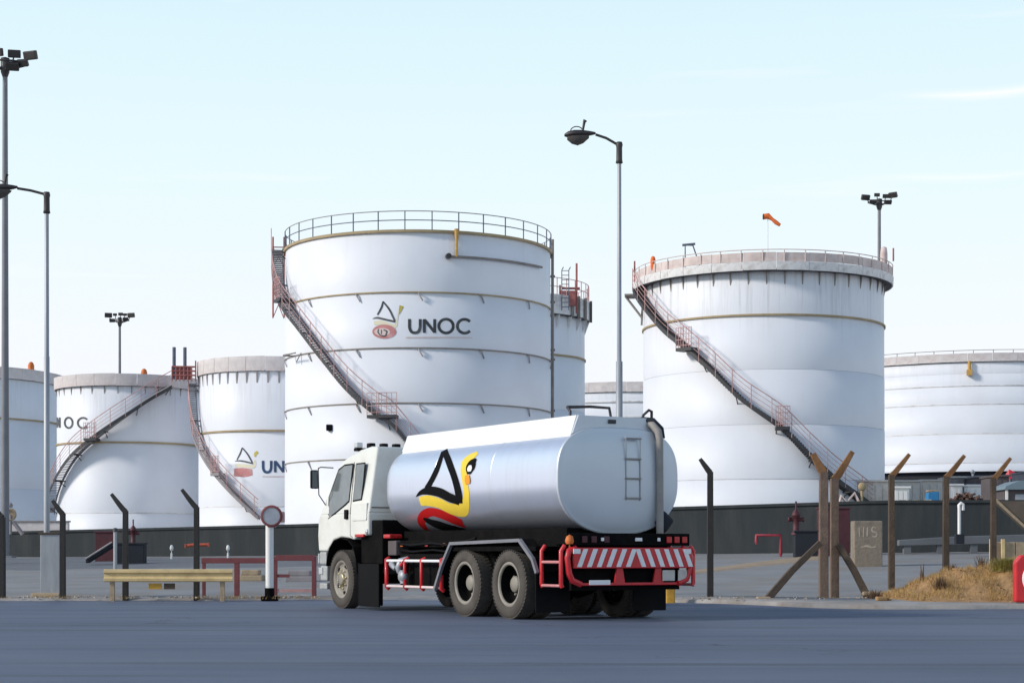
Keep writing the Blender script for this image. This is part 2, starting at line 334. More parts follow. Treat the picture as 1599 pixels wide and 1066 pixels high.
def catmull(pts, n):
    if len(pts) < 3: 
        a, b = pts; return [tuple(a[k] + (b[k] - a[k]) * i / n for k in range(len(a))) for i in range(n + 1)]
    P = [pts[0]] + list(pts) + [pts[-1]]; out = []
    for i in range(1, len(P) - 2):
        for j in range(n):
            t = j / n; out.append(tuple(.5 * ((2 * P[i][k]) + (-P[i-1][k] + P[i+1][k]) * t + (2 * P[i-1][k] - 5 * P[i][k] + 4 * P[i+1][k] - P[i+2][k]) * t * t + (-P[i-1][k] + 3 * P[i][k] - 3 * P[i+1][k] + P[i+2][k]) * t ** 3) for k in range(len(P[0]))))
    out.append(tuple(pts[-1])); return out
def ribbon(mb, pts, fn, n=8, cols=3, smooth_path=True):
    """brush stroke through (u, v, width) mapped on a surface by fn(u, v)"""
    q = catmull(pts, n) if smooth_path else [tuple(a[k] + (b[k] - a[k]) * j / n for k in range(3)) for a, b in zip(pts[:-1], pts[1:]) for j in range(n)] + [tuple(pts[-1])]
    vs = []
    for i, (u, v, wd) in enumerate(q):
        a = q[max(0, i - 1)]; b = q[min(len(q) - 1, i + 1)]; d = Vector((b[0] - a[0], b[1] - a[1])); d = d.normalized() if d.length > 1e-9 else Vector((1, 0)); nn = Vector((-d.y, d.x))
        for c in range(cols + 1):
            k = (c / cols - .5) * wd; vs.append(fn(u + nn.x * k, v + nn.y * k))
    m = cols + 1; fs = [(i * m + c, i * m + c + 1, (i + 1) * m + c + 1, (i + 1) * m + c) for i in range(len(q) - 1) for c in range(cols)]
    mb.add(vs, fs, True); return mb

# ================================================================== SETTING
WALL = [(-400, 838, 92), (0, 832, 80), (490, 820, 72), (1050, 794, 66), (1376, 784, 63), (1620, 783, 62), (2100, 775, 60)]   # px, row of the top, distance
def interp(px, k):
    for a, b in zip(WALL[:-1], WALL[1:]):
        if px <= b[0] or b is WALL[-1]:
            t = (px - a[0]) / (b[0] - a[0]); return a[k] + (b[k] - a[k]) * t
def wall_d(px): return interp(px, 2)
def wall_top(px): d = wall_d(px); return CAMZ + (HZ - interp(px, 1)) / F * d
def wall_base(px): return .74 + (px + 400) / 2500 * .36
def ground_z(x, y):
    px = max(-900, min(2600, x / y * F + CX)); dw = wall_d(px); d0 = 36.
    t = max(0, min(1, (y - d0) / (dw - d0))); return .03 + (wall_base(px) - .03) * t
EDGE = [(-900, 939), (0, 938), (250, 937), (500, 936), (760, 937), (1000, 939.5), (1110, 941.5), (1200, 945), (1290, 949), (1400, 951), (1620, 950), (2500, 949)]
def edge_pt(px, py, z=0.): d = gd(py); return ((px - CX) / F * d, d)
ep = [edge_pt(*e) for e in EDGE]
# road: sheet from behind the viewer to the edge
mb = MB(); back = [(-260, -260), (260, -260)]
n = len(ep); mb.add([(x, y, 0) for x, y in ep] + [(x * 1.0, -260, 0) for x, y in ep], [(i, i + 1, i + 1 + n, i + n) for i in range(n - 1)])
road = tag(mb.build('road', 'asphalt'), kind='structure')
mb = MB(); mb.add([(-900, -900, -.06), (900, -900, -.06), (900, 33, -.06), (-900, 33, -.06)], [(0, 1, 2, 3)])
tag(mb.build('ground', 'yard_concrete'), kind='structure')
# yard: terrain between road edge and the bund wall
mb = MB(); cols = [-900 + 60 * i for i in range(58)]; rows = 16; vs = []; fs = []
def edge_y(px):
    for a, b in zip(EDGE[:-1], EDGE[1:]):
        if a[0] <= px <= b[0]: return gd(a[1] + (b[1] - a[1]) * (px - a[0]) / (b[0] - a[0]))
    return gd(949)
for px in cols:
    y0 = edge_y(px) - .25; y1 = wall_d(px) + .2
    for j in range(rows + 1):
        y = y0 + (y1 - y0) * j / rows; x = (px - CX) / F * y
        z = ground_z(x, y) + .012 * math.sin(x * 1.7) * math.cos(y * 1.3)
        if j == 0: z = -.02
        vs.append((x, y, z))
m_ = rows + 1
for i in range(len(cols) - 1):
    for j in range(rows): fs.append((i * m_ + j, (i + 1) * m_ + j, (i + 1) * m_ + j + 1, i * m_ + j + 1))
mb.add(vs, fs, True); tag(mb.build('yard', 'yard_concrete'), kind='structure')
def strip(name, m, pts0, pts1, lift=.012, sub=6):
    """sheet lying on the yard between two rows of (px, distance)"""
    mb = MB(); vs = []; k = sub + 1
    for (pa, da), (pb, db) in zip(pts0, pts1):
        for j in range(k):
            t = j / sub; d = da + (db - da) * t; p = pa + (pb - pa) * t; x = (p - CX) / F * d; vs.append((x, d, ground_z(x, d) + (lift if 0 < j < sub else -.03) + .012 * math.sin(x * 1.7) * math.cos(d * 1.3)))
    fs = [(i * k + j, (i + 1) * k + j, (i + 1) * k + j + 1, i * k + j + 1) for i in range(len(pts0) - 1) for j in range(sub)]
    mb.add(vs, fs, True); return tag(mb.build(name, m), kind='structure')
xs = [-600 + 75 * i for i in range(21)]
strip('inner_road', 'inner_asphalt', [(p, 57 + .0 * p) for p in xs], [(p, wall_d(p) - .6) for p in xs], .03)
xs = [1060 + 20 * i for i in range(12)]
strip('sand_strip', 'sand', [(p, 47 + i * .9) for i, p in enumerate(xs)], [(p, 49.5 + i * 1.15) for i, p in enumerate(xs)], .03)
# plateau behind the wall, reaching the horizon
mb = MB(); pxs = [-400, -200, 0, 245, 490, 770, 1050, 1210, 1376, 1500, 1620, 2100]; vs = []; ds = [0.4, 40, 120, 400, 1800]
for px in pxs:
    for e in ds:
        d = wall_d(px) + e; x = (px - CX) / F * d; vs.append((x, d, wall_top(px) - .12))
k = len(ds); mb.add(vs, [(i * k + j, (i + 1) * k + j, (i + 1) * k + j + 1, i * k + j + 1) for i in range(len(pxs) - 1) for j in range(k - 1)], True)
tag(mb.build('terrace', 'yard_concrete'), kind='structure')
# bund wall
mb = MB(); vs = []; fs = []; pl = list(range(-400, 2101, 50))
for px in pl:
    d = wall_d(px); x = (px - CX) / F * d; x2 = (px - CX) / F * (d + .5)
    vs += [(x, d, wall_base(px) - .4), (x, d, wall_top(px)), (x2, d + .5, wall_top(px)), (x2, d + .5, wall_base(px) - .4)]
for i in range(len(pl) - 1):
    for j in range(3): fs.append((i * 4 + j, (i + 1) * 4 + j, (i + 1) * 4 + j + 1, i * 4 + j + 1))
mb.add(vs, fs); bw = tag(mb.build('bund_wall', 'bund_wall'), 'long dark grey retaining wall in front of the storage tanks', 'wall')
mb = MB(); vs = []; fs = []
for px in pl:
    d = wall_d(px); x = (px - CX) / F * d; zt = wall_top(px); vs += [(x, d - .07, zt - .03), (x, d - .07, zt + .07), (x, d + .6, zt + .07), (x, d + .6, zt - .03)]
for i in range(len(pl) - 1):
    for j in range(4): fs.append((i * 4 + j, (i + 1) * 4 + j, (i + 1) * 4 + (j + 1) % 4, i * 4 + (j + 1) % 4))
mb.add(vs, fs); mb.build('coping', 'container_grey' if False else 'bund_wall', bw)
# pavement on the right with a low kerb
pv = [e for e in EDGE if e[0] >= 1000]
mb = MB(); vs = []; fs = []
top = catmull([(1000, 939.5), (1060, 940.3), (1110, 941.5), (1200, 945), (1290, 949), (1400, 951), (1500, 950.6), (1620, 950), (2000, 949.5)], 6)
top = [(p, y + .25 * math.sin(p * .021) + .12 * math.sin(p * .047)) for p, y in top]
for i, e in enumerate(top):
    d = gd(e[1]); x0 = (e[0] - CX) / F * d; h = .03 + .05 * min(1, i / 12); dn = d + 1.0 + 1.9 * min(1, max(0, (e[0] - 1000) / 250.)); x1 = (e[0] - CX) / F * dn
    vs += [(x0, d - .02, -.02), (x0, d + .01, h - .015), (x0, d + .04, h), (x1, dn, h + .035), (x1, dn + .02, -.05)]
for i in range(len(top) - 1):
    for j in range(4): fs.append((i * 5 + j, (i + 1) * 5 + j, (i + 1) * 5 + j + 1, i * 5 + j + 1))
mb.add(vs, fs, True); tag(mb.build('pavement', 'pavement'), kind='structure')
# dry earth verge along the left road edge
mb = MB(); vs = []; fs = []; q = list(range(-300, 1000, 20))
for i, px in enumerate(q):
    py = 938 - (2 if px > 300 else 0) * min(1, (px - 300) / 200) if px > 300 else 938 - px / 400 if px > 0 else 938
    d = gd(py) - .12 + .08 * math.sin(px * .07) + .06 * math.sin(px * .19); x = (px - CX) / F * d; wd = .9 + .35 * math.sin(px * .045) + .3 * (px > 330)
    vs += [(x, d, .004), (x, d + .18, .055), (x, d + wd, .075 + .02 * math.sin(px * .1)), (x, d + wd + .3, .03)]
for i in range(len(q) - 1):
    for j in range(3): fs.append((i * 4 + j, (i + 1) * 4 + j, (i + 1) * 4 + j + 1, i * 4 + j + 1))
mb.add(vs, fs, True); tag(mb.build('verge', 'pavement'), kind='structure')
# earth mound on the right
def mound_h(px, d):
    a = max(0, min(1, (px - 1352) / 120)); a = a * a * (3 - 2 * a); ridge = .16 + .30 * a + .32 * max(0, min(1, (px - 1440) / 150))
    d0 = 33.4 - 1.0 * max(0, min(1, (px - 1360) / 80)); t = (d - d0) / (36.6 - d0)
    prof = 0 if t <= 0 else (t if t < 1 else max(0, 1 - (d - 36.6) / 3.2)); prof = prof * prof * (3 - 2 * prof)
    nse = .05 * math.sin(px * .11 + d * 2.1) + .04 * math.sin(px * .043 - d * 3.7) + .03 * math.sin(px * .31 + d * 5.)
    return prof * a ** .5 * (ridge + nse)
mb = MB(); nx, ny = 90, 44; vs = []; fs = []
for i in range(nx + 1):
    px = 1345 + (2050 - 1345) * i / nx
    for j in range(ny + 1):
        d = 32.2 + 8.2 * j / ny; h = mound_h(px, d) + rnd.uniform(-.012, .016); x = (px - CX) / F * d
        vs.append((x, d, (ground_z(x, d) if d > 36 else .10) - .06 + h * 1.0 + (.03 if h > .05 else 0)))
for i in range(nx):
    for j in range(ny): fs.append((i * (ny + 1) + j, (i + 1) * (ny + 1) + j, (i + 1) * (ny + 1) + j + 1, i * (ny + 1) + j + 1))
mb.add(vs, fs, True); tag(mb.build('earth_mound', 'soil'), kind='structure')
def mound_z(px, d):
    x = (px - CX) / F * d; h = mound_h(px, d); return (ground_z(x, d) if d > 36 else .10) - .06 + h + (.03 if h > .05 else 0)
# dry grass and clods over the mound
mb = MB()
for i in range(60000):
    px = rnd.uniform(1362, 1950); d = rnd.uniform(32.7, 38.5); h = mound_h(px, d)
    if h < .05: continue
    if math.sin(px * .09 + d * 1.3) + math.sin(px * .031 - d * 2.2) < -.2 and rnd.random() < .75: continue
    b = Vector(((px - CX) / F * d, d, mound_z(px, d) - .01)); L = rnd.uniform(.03, .13); a = rnd.uniform(0, 6.28); ln = rnd.uniform(.2, .9)
    tip = b + Vector((math.cos(a) * L * ln, math.sin(a) * L * ln, L)); s_ = Vector((-math.sin(a), math.cos(a), 0)) * .0045
    mb.add([b - s_, b + s_, tip], [(0, 1, 2)])
tag(mb.build('dry_grass', 'dry_grass', fix=False), 'short dry grass scattered over the earth mound', 'grass', kind='stuff')
mb = MB()
for i in range(420):
    px = rnd.uniform(1355, 1900); d = rnd.uniform(32.3, 37.5)
    if mound_h(px, d) < .03 and rnd.random() < .55: continue
    s_ = rnd.uniform(.015, .05); b = Vector(((px - CX) / F * d, d, mound_z(px, d) + s_ * .2)); rt = Matrix.Rotation(rnd.uniform(0, 3), 3, 'Z') @ Matrix.Rotation(rnd.uniform(0, 1), 3, 'X')
    mb.box(b, (s_ * 1.4, s_, s_ * .8), rt)
tag(mb.build('clods', 'soil'), 'loose clods of earth lying on the mound', 'clods', kind='stuff')

# ================================================================== STORAGE TANKS
class Tank:
    def __init__(s, name, label, cx, r, D, top, base, courses, m, rim='parapet', rim_h=.6, over=.15, group=None, zb=None, roof_rise=.35, streak=.45):
        s.cx, s.r, s.D = cx, r, D; s.X = (cx - CX) / F * D; s.R = D * r / math.hypot(F, r)
        s.dist = math.hypot(s.X, D)
        s.zb = zb if zb is not None else wall_top(max(-400, min(2100, cx))) - .12
        s.root = empty(name, (s.X, D, s.zb), math.atan2(-s.X, D)); tag(s.root, label, 'tank', group)
        s.top = s.z(top, 0); s.m = m
        zs = [0] + [s.z(c, 0) for c in courses] + [s.top]; s.zs = zs
        tank_mat(m, s.top, streak=streak)
        for i in range(len(zs) - 1):
            mb = MB(); t = .010 * (len(zs) - 2 - i); mb.lathe([(s.R + t, zs[i]), (s.R + t, zs[i + 1] - .012), (s.R - .02, zs[i + 1])], 128); mb.build('shell_course', m, s.root, fix=False)
        mb = MB(); mb.lathe([(s.R - .01, s.top - .02), (s.R * .5, s.top + roof_rise * .7), (.01, s.top + roof_rise)], 64); mb.build('roof', 'rim_white', s.root)
    def phi(s, px): return math.asin(max(-1, min(1, (px - s.cx) / s.r)))
    def z(s, py, phi=0.): return CAMZ + (HZ - py) / F * (s.D - s.R * math.cos(phi)) - s.zb
    def pt(s, phi, z, dr=0.): return Vector(((s.R + dr) * math.sin(phi), -(s.R + dr) * math.cos(phi), z))
    def pp(s, px, py, dr=.0):
        p = s.phi(px); return s.pt(p, s.z(py, p), dr)
    def ring(s, name, z, h, out, m, n=128, inner=0.): 
        mb = MB(); mb.lathe([(s.R - .01, z - h / 2), (s.R + out, z - h / 2), (s.R + out, z + h / 2), (s.R - .01, z + h / 2)], n, smooth=False)
        o = mb.build(name, m, s.root, fix=False); 
        return o
    def rim_panels(s, z0, z1, over, m, count, name='rim_panel', lean=0., parent=None, t=.05):
        """each facing panel of the rim is a mesh of its own, joints left open"""
        par = parent or s.root
        a = 2 * math.pi / count; mb = MB(); gap = .02 / (s.R + over); vs = []; nseg = 4
        for j in range(nseg + 1):
            p = gap / 2 + (a - gap) * j / nseg
            for rr, zz in ((s.R + over, z0), (s.R + over + lean, z1), (s.R + over + lean - t, z1), (s.R + over - t, z0)): vs.append((rr * math.sin(p), -rr * math.cos(p), zz))
        fs = [(j * 4 + k, (j + 1) * 4 + k, (j + 1) * 4 + (k + 1) % 4, j * 4 + (k + 1) % 4) for j in range(nseg) for k in range(4)] + [(0, 1, 2, 3), (nseg * 4 + 3, nseg * 4 + 2, nseg * 4 + 1, nseg * 4)]
        mb.add(vs, fs); o = mb.build(name, m, par)
        for i in range(count):
            q = o if i == 0 else child(o, par); q.rotation_euler = (0, 0, i * a + .1); q.location = (0, 0, rnd.uniform(-.012, .012))
            q.scale = [1 + rnd.uniform(-.0012, .0012)] * 2 + [1]
        return o
    def brackets(s, z0, z1, over, count, m='rim_white', w=.05):
        mb = MB(); mb.prism([(-(s.R - .01), z1), (-(s.R + over), z1), (-(s.R - .01), z0)], 'x', -w / 2, w / 2); o = mb.build('bracket', m, s.root)
        for i in range(count):
            q = o if i == 0 else child(o, s.root); q.rotation_euler = (0, 0, i * 2 * math.pi / count + .03)
    def deck(s, z, over, m='steel_dark', t=.06):
        mb = MB(); mb.lathe([(s.R - .01, z - t), (s.R + over - .055, z - t), (s.R + over - .055, z), (s.R - .3, z)], 96, smooth=False); mb.build('walkway', m, s.root)
    def railing(s, z, h, dr, count, m_post, m_rail, rails=(1., .52), a0=-math.pi, a1=math.pi, rp=.025, toe=None):
        par = MB(); seg = 96
        pts = lambda zz: [s.pt(a0 + (a1 - a0) * i / seg, zz, dr) for i in range(seg + 1)]
        par.tube(pts(z + h * rails[0]), rp, 6); par_o = par.build('railing', m_rail, s.root)
        for k in rails[1:]: q = MB(); q.tube(pts(z + h * k), rp, 6); q.build('mid_rail', m_post, par_o)
        q = MB(); q.tube([(0, -(s.R + dr), z - .05), (0, -(s.R + dr), z + h)], rp * 1.25, 6); po = q.build('post', m_post, par_o)
        for i in range(count):
            o = po if i == 0 else child(po, par_o); o.rotation_euler = (R_(rnd.uniform(-.05, .05)), 0, a0 + (a1 - a0) * i / max(1, count - (0 if a1 - a0 > 6.2 else 1)))
        return par_o
    def stair(s, path, width=.75, m_str='steel_dark', m_rail='rail_pink', m_tread='stair_grey', land=(), mesh_panel=True, rail_h=1.0, clear=.12, sag=0.):
        """helical stair through (px,row) points given along its inner edge, built on the shell"""
        pz = []
        for px, py in path:
            p = s.phi(px); pz.append((p, s.z(py, p)))
        q = catmull(pz, 14) if len(pz) > 2 else catmull(pz, 40)
        st = MB()
        for dr in (clear, clear + width):
            vs = []
            for p, z in q:
                for d2, dz in ((0, -.13), (.035, -.13), (.035, .07), (0, .07)): vs.append(s.pt(p, z + dz, dr + d2))
            st.add(vs, [(i * 4 + k, (i + 1) * 4 + k, (i + 1) * 4 + (k + 1) % 4, i * 4 + (k + 1) % 4) for i in range(len(q) - 1) for k in range(4)])
        so = st.build('staircase', m_str, s.root)
        # treads
        tr = MB(); acc = 0; length = 0
        for (p0, z0), (p1, z1) in zip(q[:-1], q[1:]):
            k = max(1, int(abs(z1 - z0) / .21 + .5))
            for j in range(k):
                t = (j + .5) / k; p = p0 + (p1 - p0) * t; z = z0 + (z1 - z0) * t; dp = .13 / s.R
                vs = [s.pt(p - dp, z, clear + .03), s.pt(p + dp, z, clear + .03), s.pt(p + dp, z, clear + width), s.pt(p - dp, z, clear + width)]
                vs += [v + Vector((0, 0, -.035)) for v in vs]; tr.add(vs, [(0, 1, 2, 3), (7, 6, 5, 4), (0, 4, 5, 1), (1, 5, 6, 2), (2, 6, 7, 3), (3, 7, 4, 0)])
        tr.build('treads', m_tread, so)
        for dr in (clear + width + .03,):
            rl = MB(); rl.tube([s.pt(p, z + rail_h, dr) for p, z in q], .022, 6); rl.build('handrail', m_rail, so)
            for hh in (.3, .53, .77): rl = MB(); rl.tube([s.pt(p, z + rail_h * hh, dr) for p, z in q], .011, 5); rl.build('guard_rail', m_rail, so)
            cum = 0; last = None
            for p, z in q:
                P = s.pt(p, z, dr)
                if last is None or (P - last).length > .95:
                    b = MB(); b.tube([P + Vector((0, 0, -.1)), P + Vector((0, 0, rail_h))], .018, 6); b.build('baluster', m_rail, so); last = P
        # brackets to the shell
        last = None
        for p, z in q:
            P = s.pt(p, z, 0)
            if last is None or (P - last).length > 1.9:
                b = MB(); b.tube([s.pt(p, z - .12, -.01), s.pt(p, z - .12, clear + width)], .04, 5); b.tube([s.pt(p, z - .42, -.01), s.pt(p, z - .14, clear + width * .5)], .025, 5); b.build('bracket', m_str, so); last = P
        for px, py, ln in land:
            p = s.phi(px); z = s.z(py, p); dp = ln / 2 / s.R
            l = MB(); vs = []
            for i in range(5):
                a = p - dp + 2 * dp * i / 4; vs += [s.pt(a, z - .12, clear), s.pt(a, z + .02, clear), s.pt(a, z + .02, clear + width + .12), s.pt(a, z - .12, clear + width + .12)]
            l.add(vs, [(i * 4 + k, (i + 1) * 4 + k, (i + 1) * 4 + (k + 1) % 4, i * 4 + (k + 1) % 4) for i in range(4) for k in range(4)] + [(0, 1, 2, 3), (19, 18, 17, 16)])
            lo = l.build('landing', m_str, so)
            g = MB(); d2 = clear + width + .1
            for hh in (.12, .4, .68, .98): g.tube([s.pt(p - dp + 2 * dp * i / 4, z + hh * rail_h, d2) for i in range(5)], .016, 5)
            for i in range(7): a = p - dp + 2 * dp * i / 6; g.tube([s.pt(a, z, d2), s.pt(a, z + rail_h, d2)], .014, 5)
            g.build('landing_guard', m_rail, so)
        return so
    def on(s, px, py, dr):          # paint on the plate: follows the thickness of the course it lies on
        p = s.phi(px); z = s.z(py, p); i = sum(1 for q in s.zs[1:-1] if z > q); return s.pt(p, z, dr + .010 * (len(s.zs) - 2 - i))
    def mark(s, name, m, strokes, dr=.012, smooth=True, cols=3):
        mb = MB()
        for st in strokes: ribbon(mb, st, lambda u, v: s.on(u, v, dr), 8, cols, smooth)
        return mb.build(name, m, s.root)
    def disc(s, name, m, cx, cy, rx, ry, dr=.012, n=28):
        mb = MB(); vs = [s.on(cx, cy, dr)]; rings = 4
        for k in range(1, rings + 1):
            for i in range(n): a = 2 * math.pi * i / n; vs.append(s.on(cx + rx * k / rings * math.cos(a), cy + ry * k / rings * math.sin(a), dr))
        fs = [(0, 1 + i, 1 + (i + 1) % n) for i in range(n)]
        for k in range(rings - 1):
            for i in range(n): a = 1 + k * n; fs.append((a + i, a + (i + 1) % n, a + n + (i + 1) % n, a + n + i))
        mb.add(vs, fs, True); return mb.build(name, m, s.root)

def letter_strokes(ch, x0, y0, x1, y1, wd):
    g = lambda u, v: (x0 + (x1 - x0) * u, y0 + (y1 - y0) * v, wd)
    if ch == 'U': return [[g(0, 0), g(0, .3), g(.02, .66), g(.18, .92), g(.5, 1), g(.82, .92), g(.98, .66), g(1, .3), g(1, 0)]]
    if ch == 'N': return [[g(0, 1), g(0, 0)], [g(.0, .04), g(1, .96)], [g(1, 1), g(1, 0)]]
    if ch == 'O': return [[g(.5 + .5 * math.cos(a), .5 + .5 * math.sin(a)) for a in [2 * math.pi * i / 16 for i in range(17)]]]
    if ch == 'C': return [[g(.5 + .5 * math.cos(a), .5 + .5 * math.sin(a)) for a in [R_(42) + R_(276) * i / 14 for i in range(15)]]]

# --- big central tank
T4 = Tank('storage_tank', 'tallest white storage tank behind the truck, with emblem and UNOC lettering and railed roof edge', 653.5, 206.5, 86, 360, None, [716, 629, 543, 456], 'tank_paint_central', rim='rail', group='white storage tanks', streak=.12)
for py in (716, 629, 543, 456):
    T4.ring('stiffener_ring', T4.z(py), .055, .06, 'ring_tan' if py in (456,) else 'ring_grey')
T4.ring('rim_angle', T4.top - .02, .12, .09, 'ring_tan')
T4.railing(T4.top + .06, .80, .03, 33, 'rail_blue', 'stair_grey', rails=(1., .5), rp=.022)
T4.stair([(447.5, 392), (450, 430), (460, 468), (490, 512), (525, 562), (560, 610), (598, 648), (618, 662), (645, 700), (690, 770), (725, 828)], .52, land=[(462, 470, .8), (606, 650, 1.2)], rail_h=1.0)
# gantry at the stair head, rusted bars outside the shell
mb = MB()
pa = -math.pi / 2 + .02
for z0, z1 in ((T4.z(388, pa), T4.z(420, pa)), (T4.z(420, pa), T4.z(455, pa)), (T4.z(455, pa), T4.z(500, pa))):
    for d1, d2 in ((.08, .6), (.6, .08)): mb.tube([T4.pt(pa - .02, z0, d1), T4.pt(pa + .06, z1, d2)], .022, 5)
    mb.tube([T4.pt(pa, z0, .05), T4.pt(pa, z0, .64)], .03, 5)
for dr in (.08, .6): mb.tube([T4.pt(pa, T4.z(372, pa), dr), T4.pt(pa, T4.z(430, pa), dr), T4.pt(pa + .12, T4.z(500, pa), dr)], .045, 6)
mb.build('stair_gantry', 'rail_red', T4.root)
mb = MB(); a = .0
for i in range(26):
    py = (456, 543, 629, 716)[i % 4]; p = -1.35 + 2.7 * (i // 4) / 6; z = T4.z(py)
    mb.tube([T4.pt(p, z - .05, .0), T4.pt(p, z - .05, .12), T4.pt(p + .03, z - .38, .05)], .028, 5)
mb.build('ring_brackets', 'container_grey', T4.root)
mb = MB(); mb.tube([T4.pp(707.5, 358, .12), T4.pp(707.5, 372, .16), T4.pp(707.5, 378, .16), T4.pp(707.5, 402, .12)], [.10, .085, .06, .06], 10); f1 = mb.build('foam_pipe', 'valve_yellow', T4.root)
mb = MB(); mb.tube([T4.pp(694 + i * 13, 400.5 + (i * i) * .105 + i * .25, .12) for i in range(12)], .055, 8); mb.build('foam_main', 'ring_grey', f1)
mb = MB(); mb.tube([T4.pp(696, 400, .0), T4.pp(696, 400, .25)], .12, 10); mb.build('nozzle', 'lamp_dark', f1)
mb = MB(); mb.tube([T4.pt(1.50, T4.z(372, 1.5), .10), T4.pt(1.50, 0, .10)], .07, 8)
for py in (430, 470, 545, 560, 640, 720): mb.tube([T4.pt(1.5, T4.z(py, 1.5), -.05), T4.pt(1.5, T4.z(py, 1.5), .22)], .06, 6)
mb.build('riser_pipe', 'ring_grey', T4.root)
mb = MB(); mb.box(T4.pp(524, 668, .08), (.28, .2, .28), None, .04); mb.build('vent_box', 'black_plastic', T4.root)
mb = MB(); mb.tube([T4.pp(468, 557, 0), T4.pp(468, 557, .6), T4.pp(487, 553, .6)], .03, 6); mb.tube([T4.pp(478, 552, .02), T4.pp(478, 566, .25)], .025, 6); mb.build('pipe_stub', 'ring_grey', T4.root)
# lettering and emblem
for ch, x0, x1 in (('U', 640.5, 656), ('N', 662, 677), ('O', 683, 704), ('C', 710, 731)): T4.mark('letter_' + ch.lower(), 'faded_black', letter_strokes(ch, x0, 498, x1, 519.5, 4.4), smooth=ch != 'N')
T4.mark('underline', 'faded_pink', [[(635, 527, 1.8), (680, 526.6, 2.2), (732, 526.8, 1.8)]])
T4.mark('emblem_sail', 'faded_black', [[(602, 471, 2), (600, 480, 2.8), (594, 492, 2.4)], [(602, 471, 2.2), (611, 483, 2.8), (617, 496, 2.8), (619.5, 502, 2.4)], [(587, 498, .8), (594, 496.5, 3.0), (605, 499, 3.0), (620, 502.5, 3.0)]])
T4.mark('emblem_band', 'faded_pale_yellow', [[(589, 505, 6), (600, 504, 6.5), (612, 508, 6), (620, 509, 5), (622.5, 500, 2.4), (624, 490, 2)]], dr=.008)
T4.mark('emblem_head', 'faded_yellow', [[(625, 491, .8), (627, 484, 4), (629, 477.5, 6)]])
T4.disc('emblem_hull', 'faded_red', 604, 518, 17.5, 11)
T4.disc('emblem_hull_centre', 'faded_pink', 601, 518.5, 11.5, 6, dr=.016)
T4.mark('emblem_drum', 'faded_black', [[(596, 514, 1.5), (595, 519, 1.8), (598, 523, 1.4)], [(600, 515, 1.3), (600, 522, 1.3)], [(603, 515, 1.6), (608, 518, 2.2), (606, 523, 1.4)], [(597, 523, 1), (604, 525, 2), (608, 522, 1)]], dr=.02)

# --- right tank with walkway rim
T7 = Tank('storage_tank', 'white storage tank right of the truck with a diagonal stair and stained walkway rim', 1191, 186, 78, 418, None, [748, 662, 576, 491], 'tank_paint_right', group='white storage tanks', streak=.75)
T7.ring('stiffener_ring', T7.z(491), .075, .07, 'ring_tan'); T7.ring('stiffener_ring', T7.z(748), .05, .03, 'rim_white')
zt = T7.z(421)
T7.deck(zt, .38); T7.rim_panels(zt - .06, zt + .28, .38, 'rim_white', 26, lean=.02)
T7.rim_panels(zt + .30, zt + .66, .36, 'rim_rust', 26, 'upper_rim_panel', lean=-.02)
T7.railing(zt + .1, .66, .37, 40, 'rim_rust', 'rim_rust', rails=(1.,), rp=.018)
T7.brackets(zt - .62, zt - .07, .10, 44, 'ring_grey', .045)
T7.stair([(1009, 447), (1030, 480), (1058, 515), (1085, 540), (1120, 575), (1165, 625), (1217, 668), (1255, 712), (1293, 752), (1338, 790)], .38, land=[(1087, 543, .7), (1217, 668, .5)], m_rail='rail_pink', m_tread='steel_dark', rail_h=.85)
mb = MB(); p = T7.phi(1007); mb.box(T7.pt(p, zt - .35, .35), (.9, 1.0, .08)); mb.tube([T7.pt(p, zt - .3, .05), T7.pt(p, zt - 1.6, .1)], .05, 6); mb.tube([T7.pt(p, zt - .35, .8), T7.pt(p + .03, zt - 1.3, .1)], .05, 6); mb.build('stair_head_platform', 'ring_grey', T7.root)
mb = MB(); c = T7.pp(1035, 420, .3); zc = c.z
mb.lathe([(.01, .62), (.08, .58), (.11, .45), (.10, .15), (.06, 0)], 14, c=(c.x, c.y, zc)); mb.build('rim_lamp', 'orange_fabric', T7.root)
mb = MB(); c = T7.pp(1062, 412, -.8)
mb.tube([c + Vector((-.2, 0, 0)), c + Vector((-.2, 0, .95)), c + Vector((.12, 0, .93)), c + Vector((.4, 0, .1))], .035, 6); mb.tube([c + Vector((-.32, 0, .95)), c + Vector((.22, 0, .99))], .05, 6); mb.build('davit', 'rail_blue', T7.root)
mb = MB(); c = T7.pp(1366, 408, .2); mb.lathe([(.01, .5), (.12, .45), (.15, .2), (.15, -.2)], 14, c=c); mb.build('rim_vent', 'rim_rust', T7.root)
mb = MB()
for px, py, h in ((993, 437, .7), (1003, 425, .6), (1387, 412, .55)): c = T7.pp(px, py, .4); mb.tube([c, c + Vector((0, 0, h))], .04, 6)
mb.build('rail_ends', 'rail_red', T7.root)

# --- left group
T1 = Tank('storage_tank', 'bluish white storage tank cut off by the left edge of the picture', -96, 190, 112, 583, None, [760, 648], 'tank_paint_far_left', group='white storage tanks', streak=.25)
zt = T1.z(583); T1.rim_panels(zt - .05, zt + .62, .12, 'rim_panel', 44); T1.deck(zt, .12); T1.ring('stiffener_ring', T1.z(648), .09, .07, 'ring_tan')
mb = MB(); c = T1.pp(46, 575, -.4); mb.lathe([(.01, .62), (.12, .56), (.19, .40), (.19, -.2)], 14, c=c); mb.build('roof_vent', 'orange_paint', T1.root)

